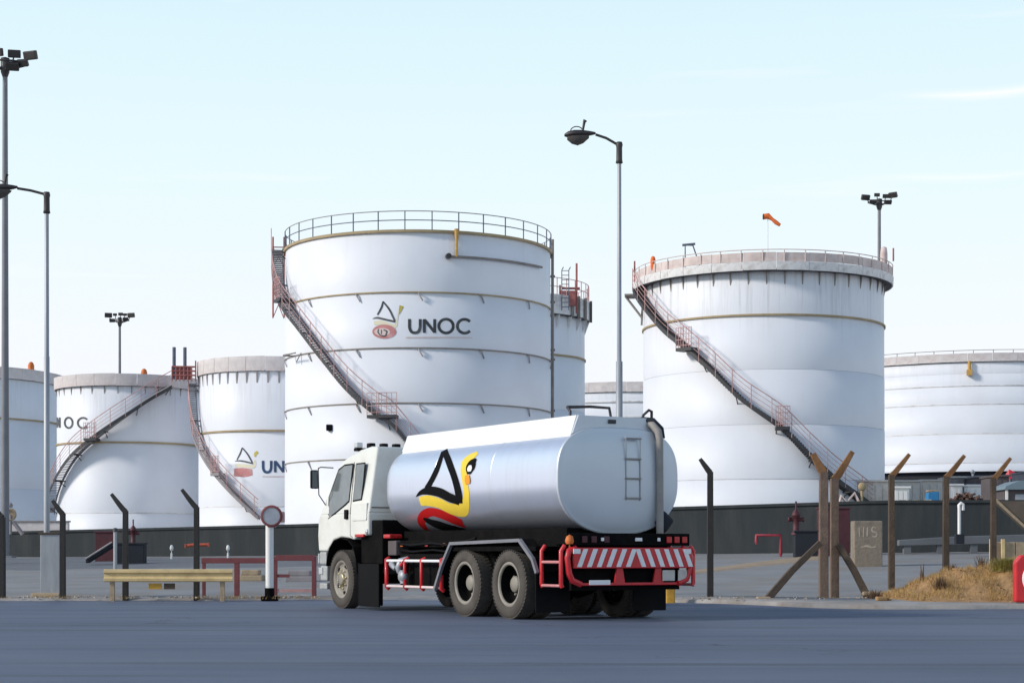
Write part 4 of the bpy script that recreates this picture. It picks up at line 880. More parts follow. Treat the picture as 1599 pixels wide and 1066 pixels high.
# low grey barrier and white standpipe
D = 61; a = at(1402, 850, D); root = empty('kerb_barrier', (a.x, D, CAMZ + 10 / F * D)); tag(root, 'long low grey kerb barrier in front of the wall at right', 'barrier')
mb = MB(); L_ = PX(260, D); h0 = PX(15, D); mb.prism([(0, 0), (L_, .12), (L_, h0 + .1), (L_ * .35, h0), (L_ * .22, h0 - .04), (0, h0 * .62)], 'y', -.15, .15); mb.build('beam', 'inner_asphalt', root, bevel=.03)
for i in range(5): mb = MB(); x = .3 + i * L_ / 5; mb.boxb(x - .12, x + .12, -.1, .1, -.5, .06 + .024 * i); mb.build('foot', 'inner_asphalt', root)
D = 58; a = at(1498, 834, D); root = empty('standpipe', (a.x, D, a.z - .05)); tag(root, 'white standpipe with a curled top against the wall at right', 'pipe')
mb = MB(); H = PX(49, D); mb.tube([(0, 0, 0), (0, 0, H - .15), (-.01, 0, H - .02), (.05, 0, H + .05), (.12, 0, H), (.12, 0, H - .18)], .055, 8); mb.build('pipe', 'white_plain', root); mb = MB(); mb.boxb(-.14, .14, -.12, .12, -.25, .06, .02); mb.build('base', 'navy_dark', root)
D = 50; a = at(1580, 873, D); root = empty('low_stone_wall', (a.x, D, gz(1580, D))); tag(root, 'low tan block wall behind the right end of the mound', 'wall')
h0 = at(0, 843, D).z - gz(1580, D)
for i in range(6):
    x0 = -.55 + i * .62; mb = MB(); mb.boxb(x0, x0 + .605, -.15, .15, 0, h0 - .05 + rnd.uniform(-.02, .02), .015); mb.build('block', 'tan_stone', root)
for x in (-.62, -.30): mb = MB(); mb.boxb(x - .05, x + .05, -.24, -.16, -.05, h0 + .03, .01); mb.build('stake', 'yellow_rail', root)
D = 56; a = at(1556, 782, D); root = empty('loading_ramp', (a.x, D, gz(1556, D))); tag(root, 'brown sloping ramp side with a tan edge at the far right', 'ramp'); z1 = a.z - gz(1556, D); X2 = PX(62, D); z2 = z1 - PX(56, D)
mb = MB(); mb.prism([(0, z1), (X2, z2), (X2 + 3, z2 - .1), (X2 + 3, z1)], 'y', .0, .5); mb.build('side_panel', 'tarp_brown', root)
mb = MB(); mb.prism([(-.02, z1 - .03), (X2, z2 - .06), (X2, z2 + .02), (.0, z1 + .06)], 'y', -.06, .0); mb.build('edge_board', 'tan_stone', root)
# things standing on the terrace at right
def container(px0, px1, top, D, label, m, name='shipping_container', cat='container', panels=5, roof=None, dep=2.2, bot=None, trim=None, group=None):
    zb = wall_top(min(2100, px0)) - .12 if bot is None else CAMZ + (HZ - bot) / F * D; c = at((px0 + px1) / 2, top, D); wx = PX(px1 - px0, D); hh = c.z - zb; root = empty(name, (c.x, D, zb)); tag(root, label, cat, group)
    mb = MB(); mb.boxb(-wx / 2, wx / 2, 0, dep, 0, hh, .02); mb.build('body', m, root)
    for i in range(panels):
        x0 = -wx / 2 + .06 + (wx - .12) * i / panels; mb = MB(); mb.boxb(x0 + .02, x0 + (wx - .12) / panels - .02, -.03, .0, .12, hh - .12, .008); mb.build('panel', m, root)
    mb = MB(); mb.boxb(-wx / 2 - .05, wx / 2 + .05, -.08, dep + .05, hh, hh + .08, .01); mb.build('roof', roof or m, root)
    return root
container(1340, 1392, 752, 74, 'pale container half hidden behind the right tank', 'container_white', panels=4)
container(1393, 1436, 752, 78, 'whitish panelled container behind the wall between the first two mound posts', 'container_white', panels=4)
container(1438, 1476, 751, 80, 'grey-white panelled container behind the blue crate', 'container_white', panels=3)
container(1394, 1420, 762, 72, 'small white cabinet in front of the whitish container', 'white_plain', 'cabinet', 'cabinet', 3, dep=.6)
container(1484, 1519, 746, 82, 'greyish brown shed behind the brick heap', 'container_grey', 'shed', 'shed', 3, roof='container_white')
container(1524, 1550, 745, 80, 'purplish shed between the middle and right mound posts', 'purple_brown', 'shed', 'shed', 2, roof='container_grey')
container(1486, 1503, 758, 75, 'left of two small white crates above the brick heap', 'white_plain', 'crate', 'crate', 2, dep=.6)
container(1511, 1545, 759, 76, 'wide white crate right of the brick heap', 'white_plain', 'crate', 'crate', 3, dep=.6)
container(1554, 1576, 744, 72, 'dark purple container behind the right mound post', 'purple_brown', panels=2)
container(1600, 1700, 738, 84, 'grey container at the far right edge', 'container_grey', panels=6)
# blue crate
D = 68; c = at(1457, 783, D); root = empty('blue_crate', (c.x, D, wall_top(1457) - .02)); tag(root, 'bright blue plastic crate standing on the wall top at right', 'crate'); wx = PX(18, D); hh = at(0, 766, D).z - wall_top(1457)
mb = MB(); mb.prism([(-wx / 2, 0), (wx / 2, 0), (wx / 2 + .02, hh), (-wx / 2 + .03, hh - .05)], 'y', 0, .45); mb.build('body', 'blue_plastic', root, bevel=.03); mb = MB(); mb.boxb(-wx / 2 + .04, wx / 2, .02, .43, hh, hh + .05, .01); mb.build('lid', 'tan_stone', root)
# brick heap
D = 70; c = at(1507, 783, D); root = empty('brick_heap', (c.x, D, wall_top(1507) - .12)); tag(root, 'heap of brown bricks on the terrace behind the middle mound post', 'bricks'); bo = None
for i in range(110):
    x = rnd.gauss(0, .42); y = rnd.uniform(-.4, .4); top_ = max(.05, .62 * math.exp(-(x / .75) ** 2)); z = rnd.uniform(0, top_)
    if bo is None: mb = MB(); mb.boxb(-.12, .12, -.055, .055, -.04, .04); bo = mb.build('brick', 'brick_brown', root); q = bo
    else: q = child(bo, root)
    q.location = (max(-1.2, min(1.0, x)), y, z + .05); q.rotation_euler = (rnd.uniform(-.5, .5), rnd.uniform(-.5, .5), rnd.uniform(0, 3))
# rubble on wall top
mb = MB()
for i in range(160):
    px = rnd.uniform(1383, 1450); d = rnd.uniform(64.5, 67); s_ = rnd.uniform(.06, .2); mb.box(((px - CX) / F * d, d, wall_top(px) - .1 + s_ * .3 + rnd.uniform(0, .12)), (s_ * 1.6, s_, s_ * .8), Matrix.Rotation(rnd.uniform(0, 3), 3, 'Z') @ Matrix.Rotation(rnd.uniform(-.4, .4), 3, 'X'))
tag(mb.build('rubble', 'debris'), 'pale rubble on the terrace behind the wall at right', 'rubble', kind='stuff')
# teal-roofed kiosk and red tent
D = 66; c = at(1596, 783, D); root = empty('kiosk', (c.x, D, wall_top(1596) - .12)); tag(root, 'small kiosk with a teal roof at the far right', 'kiosk'); z0 = wall_top(1596) - .12
zr = at(0, 764, D).z - z0; zq = at(0, 750, D).z - z0; w2 = PX(24, D)
mb = MB(); mb.boxb(-w2, w2 * 1.6, .1, 1.6, 0, zr); mb.build('wall', 'purple_brown', root); mb = MB(); mb.prism([(-w2 - .1, zr), (w2 * 1.7, zr), (w2 * 1.7, zq + .05), (-w2 * .2, zq), (-w2 - .05, zr + .12)], 'y', -.1, 1.8); mb.build('roof', 'teal_roof', root)
mb = MB(); mb.boxb(-w2 - .02, -w2 + .06, .02, .1, 0, zr); mb.build('corner_post', 'white_plain', root); mb = MB(); mb.boxb(-w2 * .4, w2 * .2, .06, .1, zr * .35, zr * .75); mb.build('window', 'mirror_face', root)
D = 90; c = at(1582, 748, D); root = empty('red_canopy', (c.x, D, wall_top(1582) - .1)); tag(root, 'pointed red canopy below the low tank at the far right', 'canopy'); zz = c.z - wall_top(1582) + .1; s_ = PX(11, D)
mb = MB(); mb.add([(-s_, -.6, zz), (s_ * 1.6, -.6, zz), (s_ * 1.6, .8, zz), (-s_, .8, zz), (-s_ * .5, .1, zz + PX(16, D))], [(0, 1, 4), (1, 2, 4), (2, 3, 4), (3, 0, 4), (0, 3, 2, 1)]); mb.build('roof', 'red_paint', root)
for x in (-s_ * .9, s_ * 1.5): mb = MB(); mb.tube([(x, -.5, 0), (x, -.5, zz)], .05, 6); mb.build('leg', 'galvanised', root)
D = 88; c = at(1519, 750, D); root = empty('vent_pipe', (c.x, D, wall_top(1519) - .1)); tag(root, 'thin grey vent pipe against the dark base of the low tank', 'pipe'); mb = MB(); mb.tube([(0, 0, 0), (0, 0, at(0, 735, D).z - wall_top(1519))], .06, 8); mb.build('stem', 'galvanised', root); mb = MB(); mb.lathe([(.06, 0), (.11, .05), (.11, .12), (.001, .2)], 10, c=(0, 0, at(0, 736, D).z - wall_top(1519))); mb.build('cowl', 'galvanised', root)
# manifold by the right tank's foot
D = 68; c = at(1330, 785, D); root = empty('valve_manifold', (c.x, D, wall_top(1330) - .1)); tag(root, 'rusty valve manifold at the foot of the right tank', 'valve'); mb = MB()
mb.tube([(-.5, 0, .1), (-.4, 0, .5), (-.2, 0, .25), (.1, 0, .6), (.3, 0, .2)], .07, 8); mb.build('pipework', 'rim_rust', root)
mb = MB(); mb.tube([(.38, 0, .0), (.38, 0, .9)], .05, 8); mb.lathe([(.001, -.05), (.12, -.05), (.16, 0), (.12, .05), (.001, .05)], 14, 'y', (.38, -.08, .85)); mb.build('valve', 'ring_tan', root)
# red traffic board at the right edge
D = 32.6; c = at(1618, 948, D); root = empty('barrier_board', (c.x, D, .10)); tag(root, 'red plastic road barrier with a white disc at the right edge', 'barrier'); hh = PX(74, D); wx = PX(70, D)
mb = MB(); mb.prism([(-wx / 2, 0), (wx / 2, 0), (wx / 2, hh * .85), (wx / 2 - .1, hh), (-wx / 2 + .1, hh), (-wx / 2, hh * .85)], 'y', -.1, .1); bb = mb.build('board', 'red_paint', root, bevel=.04)
mb = MB(); mb.lathe([(.001, -.12), (.30, -.12), (.32, -.105), (.32, -.09)], 28, 'y', (.04, 0, hh * .5)); dk = mb.build('disc', 'marking_white', root); mb = MB(); ribbon(mb, [(-.12, hh * .35, .05), (-.02, hh * .55, .05), (-.1, hh * .7, .05)], lambda u, v: (u, -.124, v), 5, 1); ribbon(mb, [(.02, hh * .35, .05), (.16, hh * .5, .06), (.05, hh * .66, .05)], lambda u, v: (u, -.124, v), 5, 1); mb.build('disc_mark', 'faded_black', dk)
# plants on the mound
def tuft(px, d, h, n, spread, label, m, name='grass_tuft', wid=.007):
    b = Vector(((px - CX) / F * d, d, mound_z(px, d) - .02 if px > 1345 else .06)); root = empty(name, b); tag(root, label, 'plant'); mb = MB()
    for i in range(n):
        a = rnd.uniform(0, 6.28); L = h * rnd.uniform(.4, 1); ln = rnd.uniform(0, spread); s0 = Vector((rnd.gauss(0, spread * .28), rnd.gauss(0, spread * .28), 0))
        tip = s0 + Vector((math.cos(a) * ln, math.sin(a) * ln, L)); mid = s0 + (tip - s0) * .5 + Vector((0, 0, L * .12)); sd_ = Vector((-math.sin(a), math.cos(a), 0)) * wid
        mb.add([s0 - sd_, s0 + sd_, mid + sd_ * .8, mid - sd_ * .8, tip], [(0, 1, 2, 3), (3, 2, 4)])
    mb.build('blades', m, root, fix=False)
    mb = MB()
    for i in range(max(3, n // 90)):
        a = rnd.uniform(0, 6.28); mb.tube([(0, 0, -.03), (math.cos(a) * spread * .3, math.sin(a) * spread * .3, h * .5), (math.cos(a + .4) * spread * .6, math.sin(a + .4) * spread * .6, h * .85)], [.008, .006, .003], 4)
    mb.build('stems', 'twig', root)
tuft(1574, 35.2, .30, 2600, .40, 'round green grass tuft near the red road barrier', 'green_grass', wid=.0035)
tuft(1470, 34.3, .30, 160, .20, 'small dark dry plant in the middle of the mound', 'twig', 'dry_plant')
tuft(1366, 35.0, .28, 220, .22, 'dry twiggy plant at the foot of the dark brace', 'twig', 'dry_plant')
tuft(1440, 36.2, .45, 24, .06, 'single tall dry stalk left of the middle mound post', 'twig', 'dry_plant')
tuft(1532, 36.6, .35, 70, .16, 'thin dry weed left of the right mound post', 'twig', 'dry_plant')
tuft(1487, 36.9, .22, 80, .16, 'thin dry weed at the foot of the middle mound post', 'twig', 'dry_plant')
c = at(1376, 945, 33.6); root = empty('brick_stone', (c.x, 33.6, .10)); tag(root, 'loose orange-brown stone on the pavement edge', 'stone'); mb = MB(); mb.box((0, 0, .04), (.20, .12, .08), Matrix.Rotation(.2, 3, 'Z'), .02); mb.build('stone', 'soil', root); mb = MB(); mb.box((.16, .05, .02), (.07, .06, .05), Matrix.Rotation(.7, 3, 'Z'), .015); mb.build('chip', 'soil', root)

# windsock behind the right tank
D = 110; c = at(1199, 340, D); root = empty('windsock', (c.x, D, 2.5)); tag(root, 'orange windsock flying above the right tank', 'windsock'); zt = c.z - 2.5
mb = MB(); mb.tube([(0, 0, 0), (0, 0, zt + .1)], [.05, .02], 8); mb.build('mast', 'white_plain', root)
mb = MB(); path = [(-.28, 0, zt + .06), (.02, 0, zt + .10), (.26, -.05, zt - .10), (.50, -.1, zt - .32), (.74, -.1, zt - .48)]; mb.tube(path, [.17, .17, .10, .13, .09], 12, cap=False); mb.build('sock', 'orange_fabric', root)
mb = MB(); mb.tube([(-.28, .17 * math.cos(i * .5236), zt + .06 + .17 * math.sin(i * .5236)) for i in range(13)], .02, 5); mb.build('hoop', 'lamp_dark', root)
# ================================================================== TANKER TRUCK (local x right, y forward, z up; origin under the last axle)
TR = empty('tanker_truck', (.997, 27.71, 0), R_(30)); tag(TR, 'white cab tanker truck with silver tank, emblem and red-white rear bumper on the road', 'truck')
# --- cab
mb = MB()
low = [(7.04, 1.02), (7.08, 1.30), (7.05, 1.62), (6.97, 1.70), (4.92, 1.70), (4.92, 1.30), (5.38, 1.28), (5.52, 1.22), (5.72, 1.25), (6.05, 1.27), (6.38, 1.22), (6.58, 1.08), (6.66, 1.02)]
mb.prism(low, 'x', -1.19, 1.19); cab = mb.build('cab', 'cab_paint', TR, bevel=.035)
# greenhouse: profile in (y,z) with tumblehome
gh = [(6.96, 1.68), (6.80, 1.92), (6.36, 2.50), (6.20, 2.62), (5.95, 2.72), (5.60, 2.82), (5.20, 2.86), (4.94, 2.84), (4.92, 1.68)]
half = lambda z: 1.188 - .085 * max(0, z - 1.75) - (.10 * max(0, z - 2.60) / .26 if z > 2.6 else 0)
mb = MB(); n = len(gh); vs = [(-half(z), y, z) for y, z in gh] + [(half(z), y, z) for y, z in gh]
mb.add(vs, [(8, 0, 1, 2), (8, 2, 3, 7), (3, 4, 5, 6, 7)] + [(8 + n, 2 + n, 1 + n, 0 + n), (8 + n, 7 + n, 3 + n, 2 + n), (3 + n, 7 + n, 6 + n, 5 + n, 4 + n)] + [(i, i + n, (i + 1) % n + n, (i + 1) % n) for i in range(n)])
mb.build('greenhouse', 'cab_paint', cab, bevel=.03)
def side_plate(name, poly, m, parent, off, th=.008, sx=-1):
    mb = MB(); k = len(poly); vs = [(sx * (half(z) + off), y, z) for y, z in poly] + [(sx * (half(z) + off - th), y, z) for y, z in poly]
    mb.add(vs, [tuple(range(k)), tuple(range(2 * k - 1, k - 1, -1))] + [(i, i + k, (i + 1) % k + k, (i + 1) % k) for i in range(k)]); return mb.build(name, m, parent)
for sx in (-1, 1):
    dw = side_plate('window', [(6.28, 2.47), (6.05, 2.545), (5.71, 2.55), (5.74, 2.15), (5.76, 1.92), (5.90, 1.86), (6.30, 1.72), (6.58, 1.64), (6.60, 2.0)], 'glass', cab, .006, sx=sx)
    side_plate('window_seal', [(6.30, 2.50), (6.05, 2.575), (5.68, 2.58), (5.71, 2.15), (5.73, 1.90), (5.88, 1.835), (6.29, 1.695), (6.62, 1.60), (6.64, 2.0)], 'black_plastic', dw, .003, sx=sx)
    qw = side_plate('window', [(5.54, 2.55), (5.21, 2.55), (5.22, 2.2), (5.25, 1.94), (5.57, 1.92), (5.55, 2.2)], 'glass', cab, .006, sx=sx)
    side_plate('window_seal', [(5.56, 2.575), (5.19, 2.575), (5.20, 2.2), (5.23, 1.915), (5.59, 1.895), (5.57, 2.2)], 'black_plastic', qw, .003, sx=sx)
    # seat and wheel seen in the glass line, door seam and handle
    dr = MB()
    for a, b in (((5.64, 2.60), (5.66, 1.72)), ((5.66, 1.72), (5.66, 1.30)), ((5.66, 1.30), (5.56, 1.26))):
        dr.tube([(sx * (half(a[1]) + .001), a[0], a[1]), (sx * (half(b[1]) + .001), b[0], b[1])], .006, 5)
    dr.build('door_seam', 'steel_dark', cab)
    side_plate('sleeper_panel', [(5.60, 1.86), (5.60, 1.60), (5.56, 1.56), (4.99, 1.56), (4.97, 1.60), (4.97, 1.86)], 'cab_paint', cab, .018, .03, sx=sx)
    mb = MB(); mb.boxb(sx * 1.19, sx * 1.225, 5.74, 5.86, 1.59, 1.76, .012); mb.build('door_handle', 'black_plastic', cab)
    mb = MB(); mb.boxb(sx * 1.18, sx * 1.22, 5.06, 5.42, 1.27, 1.32, .01); mb.build('marker_lamp', 'lamp_red', cab)
    mb = MB(); mb.lathe([(.001, -.03), (.05, -.03), (.06, .0), (.05, .05)], 12, 'y', (sx * 1.16, 4.97, 1.36)); mb.build('side_lamp', 'headlamp_glass', cab)
# windscreen and grille
mb = MB(); vs = [(-1.02, 6.835, 1.90), (1.02, 6.835, 1.90), (.98, 6.395, 2.475), (-.98, 6.395, 2.475)]; nrm = Vector((0, .58, .44)).normalized(); mb.add([Vector(v) + nrm * .012 for v in vs] + [Vector(v) - nrm * .01 for v in vs], [(0, 1, 2, 3), (7, 6, 5, 4), (0, 4, 5, 1), (1, 5, 6, 2), (2, 6, 7, 3), (3, 7, 4, 0)]); mb.build('windscreen', 'glass', cab)
mb = MB(); mb.boxb(-.75, .75, 7.07, 7.10, 1.12, 1.42, .01); mb.build('grille', 'black_plastic', cab)
# rear wall seam of the cab
mb = MB(); mb.boxb(-1.13, 1.13, 4.905, 4.922, 1.775, 1.79); mb.build('rear_wall_seam', 'steel_dark', cab)
# roof lamps
mb = MB(); mb.boxb(-1.06, 1.06, 5.66, 5.80, 2.80, 2.855, .01); rb = mb.build('roof_bar', 'black_plastic', cab)
for i in range(9):
    x = -1.0 + .25 * i; mb = MB(); mb.boxb(x - .06, x + .06, 5.66, 5.80, 2.855, 2.95, .02); mb.build('roof_lamp', 'black_plastic' if i else 'headlamp_glass', cab)
# mirrors
for sx in (-1, 1):
    mb = MB(); mb.tube([(sx * 1.14, 6.50, 2.53), (sx * 1.28, 6.74, 2.55), (sx * 1.31, 6.78, 2.53), (sx * 1.30, 6.78, 2.05), (sx * 1.19, 6.72, 1.86)], .011, 6); ma = mb.build('mirror_arm', 'steel_dark', TR)
    mb = MB(); mb.box((sx * 1.36, 6.84, 2.33), (.15, .09, .34), None, .03); mb.build('mirror', 'black_plastic', ma); mb = MB(); mb.boxb(sx * 1.36 - .06, sx * 1.36 + .06, 6.788, 6.794, 2.18, 2.48); mb.build('mirror_glass', 'glass', ma)
# bumper
mb = MB(); mb.prism([(-1.18, 6.70), (-1.18, 6.98), (-1.02, 7.20), (1.02, 7.20), (1.18, 6.98), (1.18, 6.70)], 'z', .48, .76); bp = mb.build('front_bumper', 'bumper_grey', TR, bevel=.03)
mb = MB(); mb.prism([(-1.185, 6.72), (-1.185, 7.0), (-1.06, 7.12), (1.06, 7.12), (1.185, 7.0), (1.185, 6.72)], 'z', .78, 1.01); mb.build('lower_panel', 'bumper_grey', TR, bevel=.025)
for sx in (-1, 1):
    mb = MB(); mb.boxb(sx * .82, sx * 1.16, 7.10, 7.135, .80, .98, .01); mb.build('headlight', 'headlamp_glass', TR)
    mb = MB(); mb.boxb(sx * 1.182, sx * 1.20, 6.86, 7.02, .60, .72, .008); mb.build('turn_lamp', 'headlamp_glass', bp)
    mb = MB(); mb.boxb(sx * 1.0, sx * 1.17, 6.72, 7.05, .33, .44, .02); mb.build('step', 'bumper_grey', bp)
# --- chassis
mb = MB()
for sx in (-1, 1): mb.boxb(sx * .36, sx * .44, -1.42, 6.95, .80, 1.08)
for y in (-1.2, .7, 2.4, 4.0, 5.0, 6.6): mb.boxb(-.37, .37, y - .06, y + .06, .84, 1.04)
mb.boxb(-.34, .34, 4.9, 6.7, .75, 1.30); ch = mb.build('chassis', 'chassis_black', TR)
mb = MB(); mb.boxb(-.98, .98, -1.10, 4.42, 1.085, 1.20, .01); mb.boxb(-.80, .80, -1.0, 4.3, 1.2, 1.36); mb.build('tank_cradle', 'chassis_black', ch)
mb = MB(); mb.boxb(-1.12, 1.12, 4.50, 5.36, .80, 1.56, .02); mb.build('rear_cab_fender', 'chassis_black', ch)
for sx in (-1, 1):
    mb = MB(); vs = []; arch = [(5.37, .62), (5.40, .85), (5.52, 1.08), (5.75, 1.215), (6.05, 1.25), (6.35, 1.20), (6.55, 1.06), (6.66, .85), (6.68, .75)]
    for y, z in arch: vs += [(sx * 1.20, y, z), (sx * .75, y, z), (sx * .75, y, z + .02), (sx * 1.20, y, z + .02)]
    mb.add(vs, [(i * 4 + k, (i + 1) * 4 + k, (i + 1) * 4 + (k + 1) % 4, i * 4 + (k + 1) % 4) for i in range(len(arch) - 1) for k in range(4)]); mb.build('front_fender', 'chassis_black', TR)
    mb = MB(); mb.boxb(sx * .72, sx * 1.20, 5.30, 5.33, .06, .82, .01); mb.build('mud_flap', 'black_plastic', TR)
    mb = MB(); mb.boxb(sx * .55, sx * 1.02, 2.45, 4.05, .42, .98, .05); mb.build('fuel_tank' if sx > 0 else 'equipment_box', 'chassis_black', ch)
mb = MB(); mb.boxb(-1.195, -1.165, 4.50, 5.32, .06, .80, .01); mb.build('side_skirt', 'black_plastic', TR)
mb = MB(); mb.boxb(-1.06, -.8, 4.1, 4.42, .95, 1.20, .02); mb.build('battery_box', 'purple_brown', ch)
mb = MB(); mb.boxb(-1.14, -.90, 4.18, 4.44, 1.24, 1.31, .02); mb.build('clearance_lamp', 'lamp_red', TR)
for y in (0, 1.39, 6.05): mb = MB(); mb.tube([(-1.0, y, .52), (1.0, y, .52)], .09, 10); mb.lathe([(.001, -.28), (.16, -.25), (.22, 0), (.16, .25), (.001, .28)], 14, 'x', (0, y, .52)) if y < 3 else None; mb.build('axle', 'chassis_black', ch)
# --- wheels
def wheel(front):
    root = empty('wheel', (0, 0, 0)); r = .52; w_ = .27
    mb = MB(); mb.lathe([(.335, -w_ * .40), (.35, -w_ * .5), (.42, -w_ * .52), (.475, -w_ * .48), (.505, -w_ * .40), (.52, -w_ * .28), (.522, 0), (.52, w_ * .28), (.505, w_ * .40), (.475, w_ * .48), (.42, w_ * .52), (.35, w_ * .5), (.335, w_ * .40)], 48, 'x'); ty = mb.build('tyre', 'tyre', root)
    mb = MB()
    for i in range(52):
        a = 2 * math.pi * i / 52
        for sx in (-1, 1):
            c0 = Vector((sx * w_ * .27, .513 * math.cos(a), .513 * math.sin(a))); mb.box(c0, (w_ * .34, .040, .022), Matrix.Rotation(a - math.pi / 2, 3, 'X') @ Matrix.Rotation(.35 * sx, 3, 'Z'))
    mb.build('tread', 'tyre', ty)
    if front:
        mb = MB(); mb.lathe([(.34, -w_ * .42), (.30, -w_ * .42), (.285, -w_ * .30), (.27, -w_ * .26), (.20, -w_ * .30), (.12, -w_ * .36), (.11, -w_ * .46), (.08, -w_ * .52), (.001, -w_ * .53)], 36, 'x'); rm = mb.build('rim', 'rim_dusty', root)
        for i in range(8): a = 2 * math.pi * i / 8 + .2; mb = MB(); mb.lathe([(.001, -.012), (.018, -.012), (.018, .03)], 8, 'x', (-w_ * .38, .165 * math.cos(a), .165 * math.sin(a))); mb.build('wheel_nut', 'hub_gold', rm)
        for i in range(5):
            a = 2 * math.pi * i / 5 + .5; mb = MB(); mb.lathe([(.001, -.004), (.05, -.004), (.052, .01)], 14, 'x', (-w_ * .275, .232 * math.cos(a), .232 * math.sin(a))); mb.build('hand_hole', 'black_plastic', rm)
        mb = MB(); mb.lathe([(.10, -w_ * .50), (.13, -w_ * .42), (.12, -w_ * .34)], 20, 'x'); mb.build('hub_ring', 'hub_gold', rm)
    else:
        mb = MB(); mb.lathe([(.34, -w_ * .42), (.315, -w_ * .46), (.292, -w_ * .42), (.286, -w_ * .34)], 36, 'x'); rm = mb.build('rim', 'rim_dusty', root); mb = MB(); mb.lathe([(.287, -w_ * .34), (.28, w_ * .1), (.27, w_ * .28), (.22, w_ * .36), (.14, w_ * .30), (.13, w_ * .0)], 36, 'x'); mb.build('dish', 'chassis_black', rm)
        mb = MB(); mb.lathe([(.13, w_ * .3), (.125, -w_ * .05), (.105, -w_ * .12), (.001, -w_ * .13)], 20, 'x'); mb.build('hub', 'rim_dusty', rm)
        for i in range(8): a = 2 * math.pi * i / 8 + .2; mb = MB(); mb.lathe([(.001, -.012), (.018, -.012), (.018, .03)], 8, 'x', (w_ * .24, .19 * math.cos(a), .19 * math.sin(a))); mb.build('wheel_nut', 'rim_dusty', rm)
        for i in range(5):
            a = 2 * math.pi * i / 5 + .4; mb = MB(); mb.lathe([(.001, -.004), (.045, -.004), (.046, .01)], 12, 'x', (w_ * .31, .245 * math.cos(a), .245 * math.sin(a))); mb.build('hand_hole', 'black_plastic', rm)
    return root
def join_sub(root):     # wheel is a part: tyre, rim... are its sub-parts; everything deeper is joined into its sub-part
    for sub in list(root.children):
        deep = list(sub.children)
        if not deep: continue
        me = sub.data; bm = bmesh.new(); bm.from_mesh(me); mats = [me.materials[0]]
        for d in deep:
            if d.data.materials[0] not in mats: mats.append(d.data.materials[0])
            nf = len(bm.faces); bm.from_mesh(d.data); bm.faces.ensure_lookup_table()
            for f in bm.faces[nf:]: f.material_index = mats.index(d.data.materials[0])
        for q in mats[1:]: me.materials.append(q)
        bm.to_mesh(me); bm.free()
        for d in deep: bpy.data.objects.remove(d)
wf = wheel(True); wr = wheel(False); join_sub(wf); join_sub(wr)
spots = [(wf, -1.07, 6.05, 0), (wf, 1.07, 6.05, math.pi)]
for y in (0, 1.39): spots += [(wr, -1.09, y, 0), (wr, -.775, y, 0), (wr, 1.09, y, math.pi), (wr, .775, y, math.pi)]
seen = set()
for proto, x, y, rz in spots:
    o = copy_tree(proto, TR) if proto.name in seen else proto; seen.add(proto.name); o.parent = TR
    o.location = (x, y, .522); o.rotation_euler = (rnd.uniform(0, 3), 0, rz)
# --- tank body
HW, HH, ZC = 1.05, .78, 2.05
def sup(a, k=1.):
    c_, s_ = math.cos(a), math.sin(a); n_ = 3.0 if s_ > 0 else 2.3
    r = (abs(c_) ** n_ + abs(s_) ** n_) ** (-1 / n_); kz = k if k < .6 else max(.05, 1 - (1 - k) * min(HW / HH, 1.3)); kz = kz if k >= .6 else k * .9; return HW * k * r * c_, HH * kz * r * s_
def surf_x(z):
    n_ = 3.0 if z > ZC else 2.3; t = min(.985, abs((z - ZC) / HH)); return -HW * (1 - t ** n_) ** (1 / n_)
secs = [(-1.13, 1.), (-.2, 1.), (.8, 1.), (1.8, 1.), (2.8, 1.), (3.6, 1.), (4.36, 1.), (4.48, .988), (4.57, .955), (4.63, .90), (4.67, .80), (4.69, .5), (4.70, .02)]
mb = MB(); n = 96; vs = []
for y, k in secs:
    for j in range(n): x, z = sup(2 * math.pi * j / n, k); vs.append((x, y, ZC + z))
mb.add(vs, [(i * n + j, i * n + (j + 1) % n, (i + 1) * n + (j + 1) % n, (i + 1) * n + j) for i in range(len(secs) - 1) for j in range(n)], True); tk = mb.build('tank_body', 'silver_tank', TR)
mb = MB(); vs = []; es = [(-1.12, 1.012), (-1.155, 1.012), (-1.165, 1.0), (-1.165, .985), (-1.18, .94), (-1.215, .75), (-1.24, .4), (-1.245, .02)]
for y, k in es:
    for j in range(n): x, z = sup(2 * math.pi * j / n, k); vs.append((x, y, ZC + z))
mb.add(vs, [(i * n + j, i * n + (j + 1) % n, (i + 1) * n + (j + 1) % n, (i + 1) * n + j) for i in range(len(es) - 1) for j in range(n)] + [tuple(range((len(es) - 1) * n, len(es) * n))], True); mb.build('tank_end', 'tank_end', tk)
for y in (.85, 2.75):
    mb = MB(); vs = []
    for dy, k in ((-.014, .997), (-.009, 1.0025), (.009, 1.0025), (.014, .997)):
        for j in range(n): x, z = sup(2 * math.pi * j / n, k); vs.append((x, y + dy, ZC + z))
    mb.add(vs, [(i * n + j, i * n + (j + 1) % n, (i + 1) * n + (j + 1) % n, (i + 1) * n + j) for i in range(3) for j in range(n)], True); mb.build('weld_seam', 'silver_tank', tk)
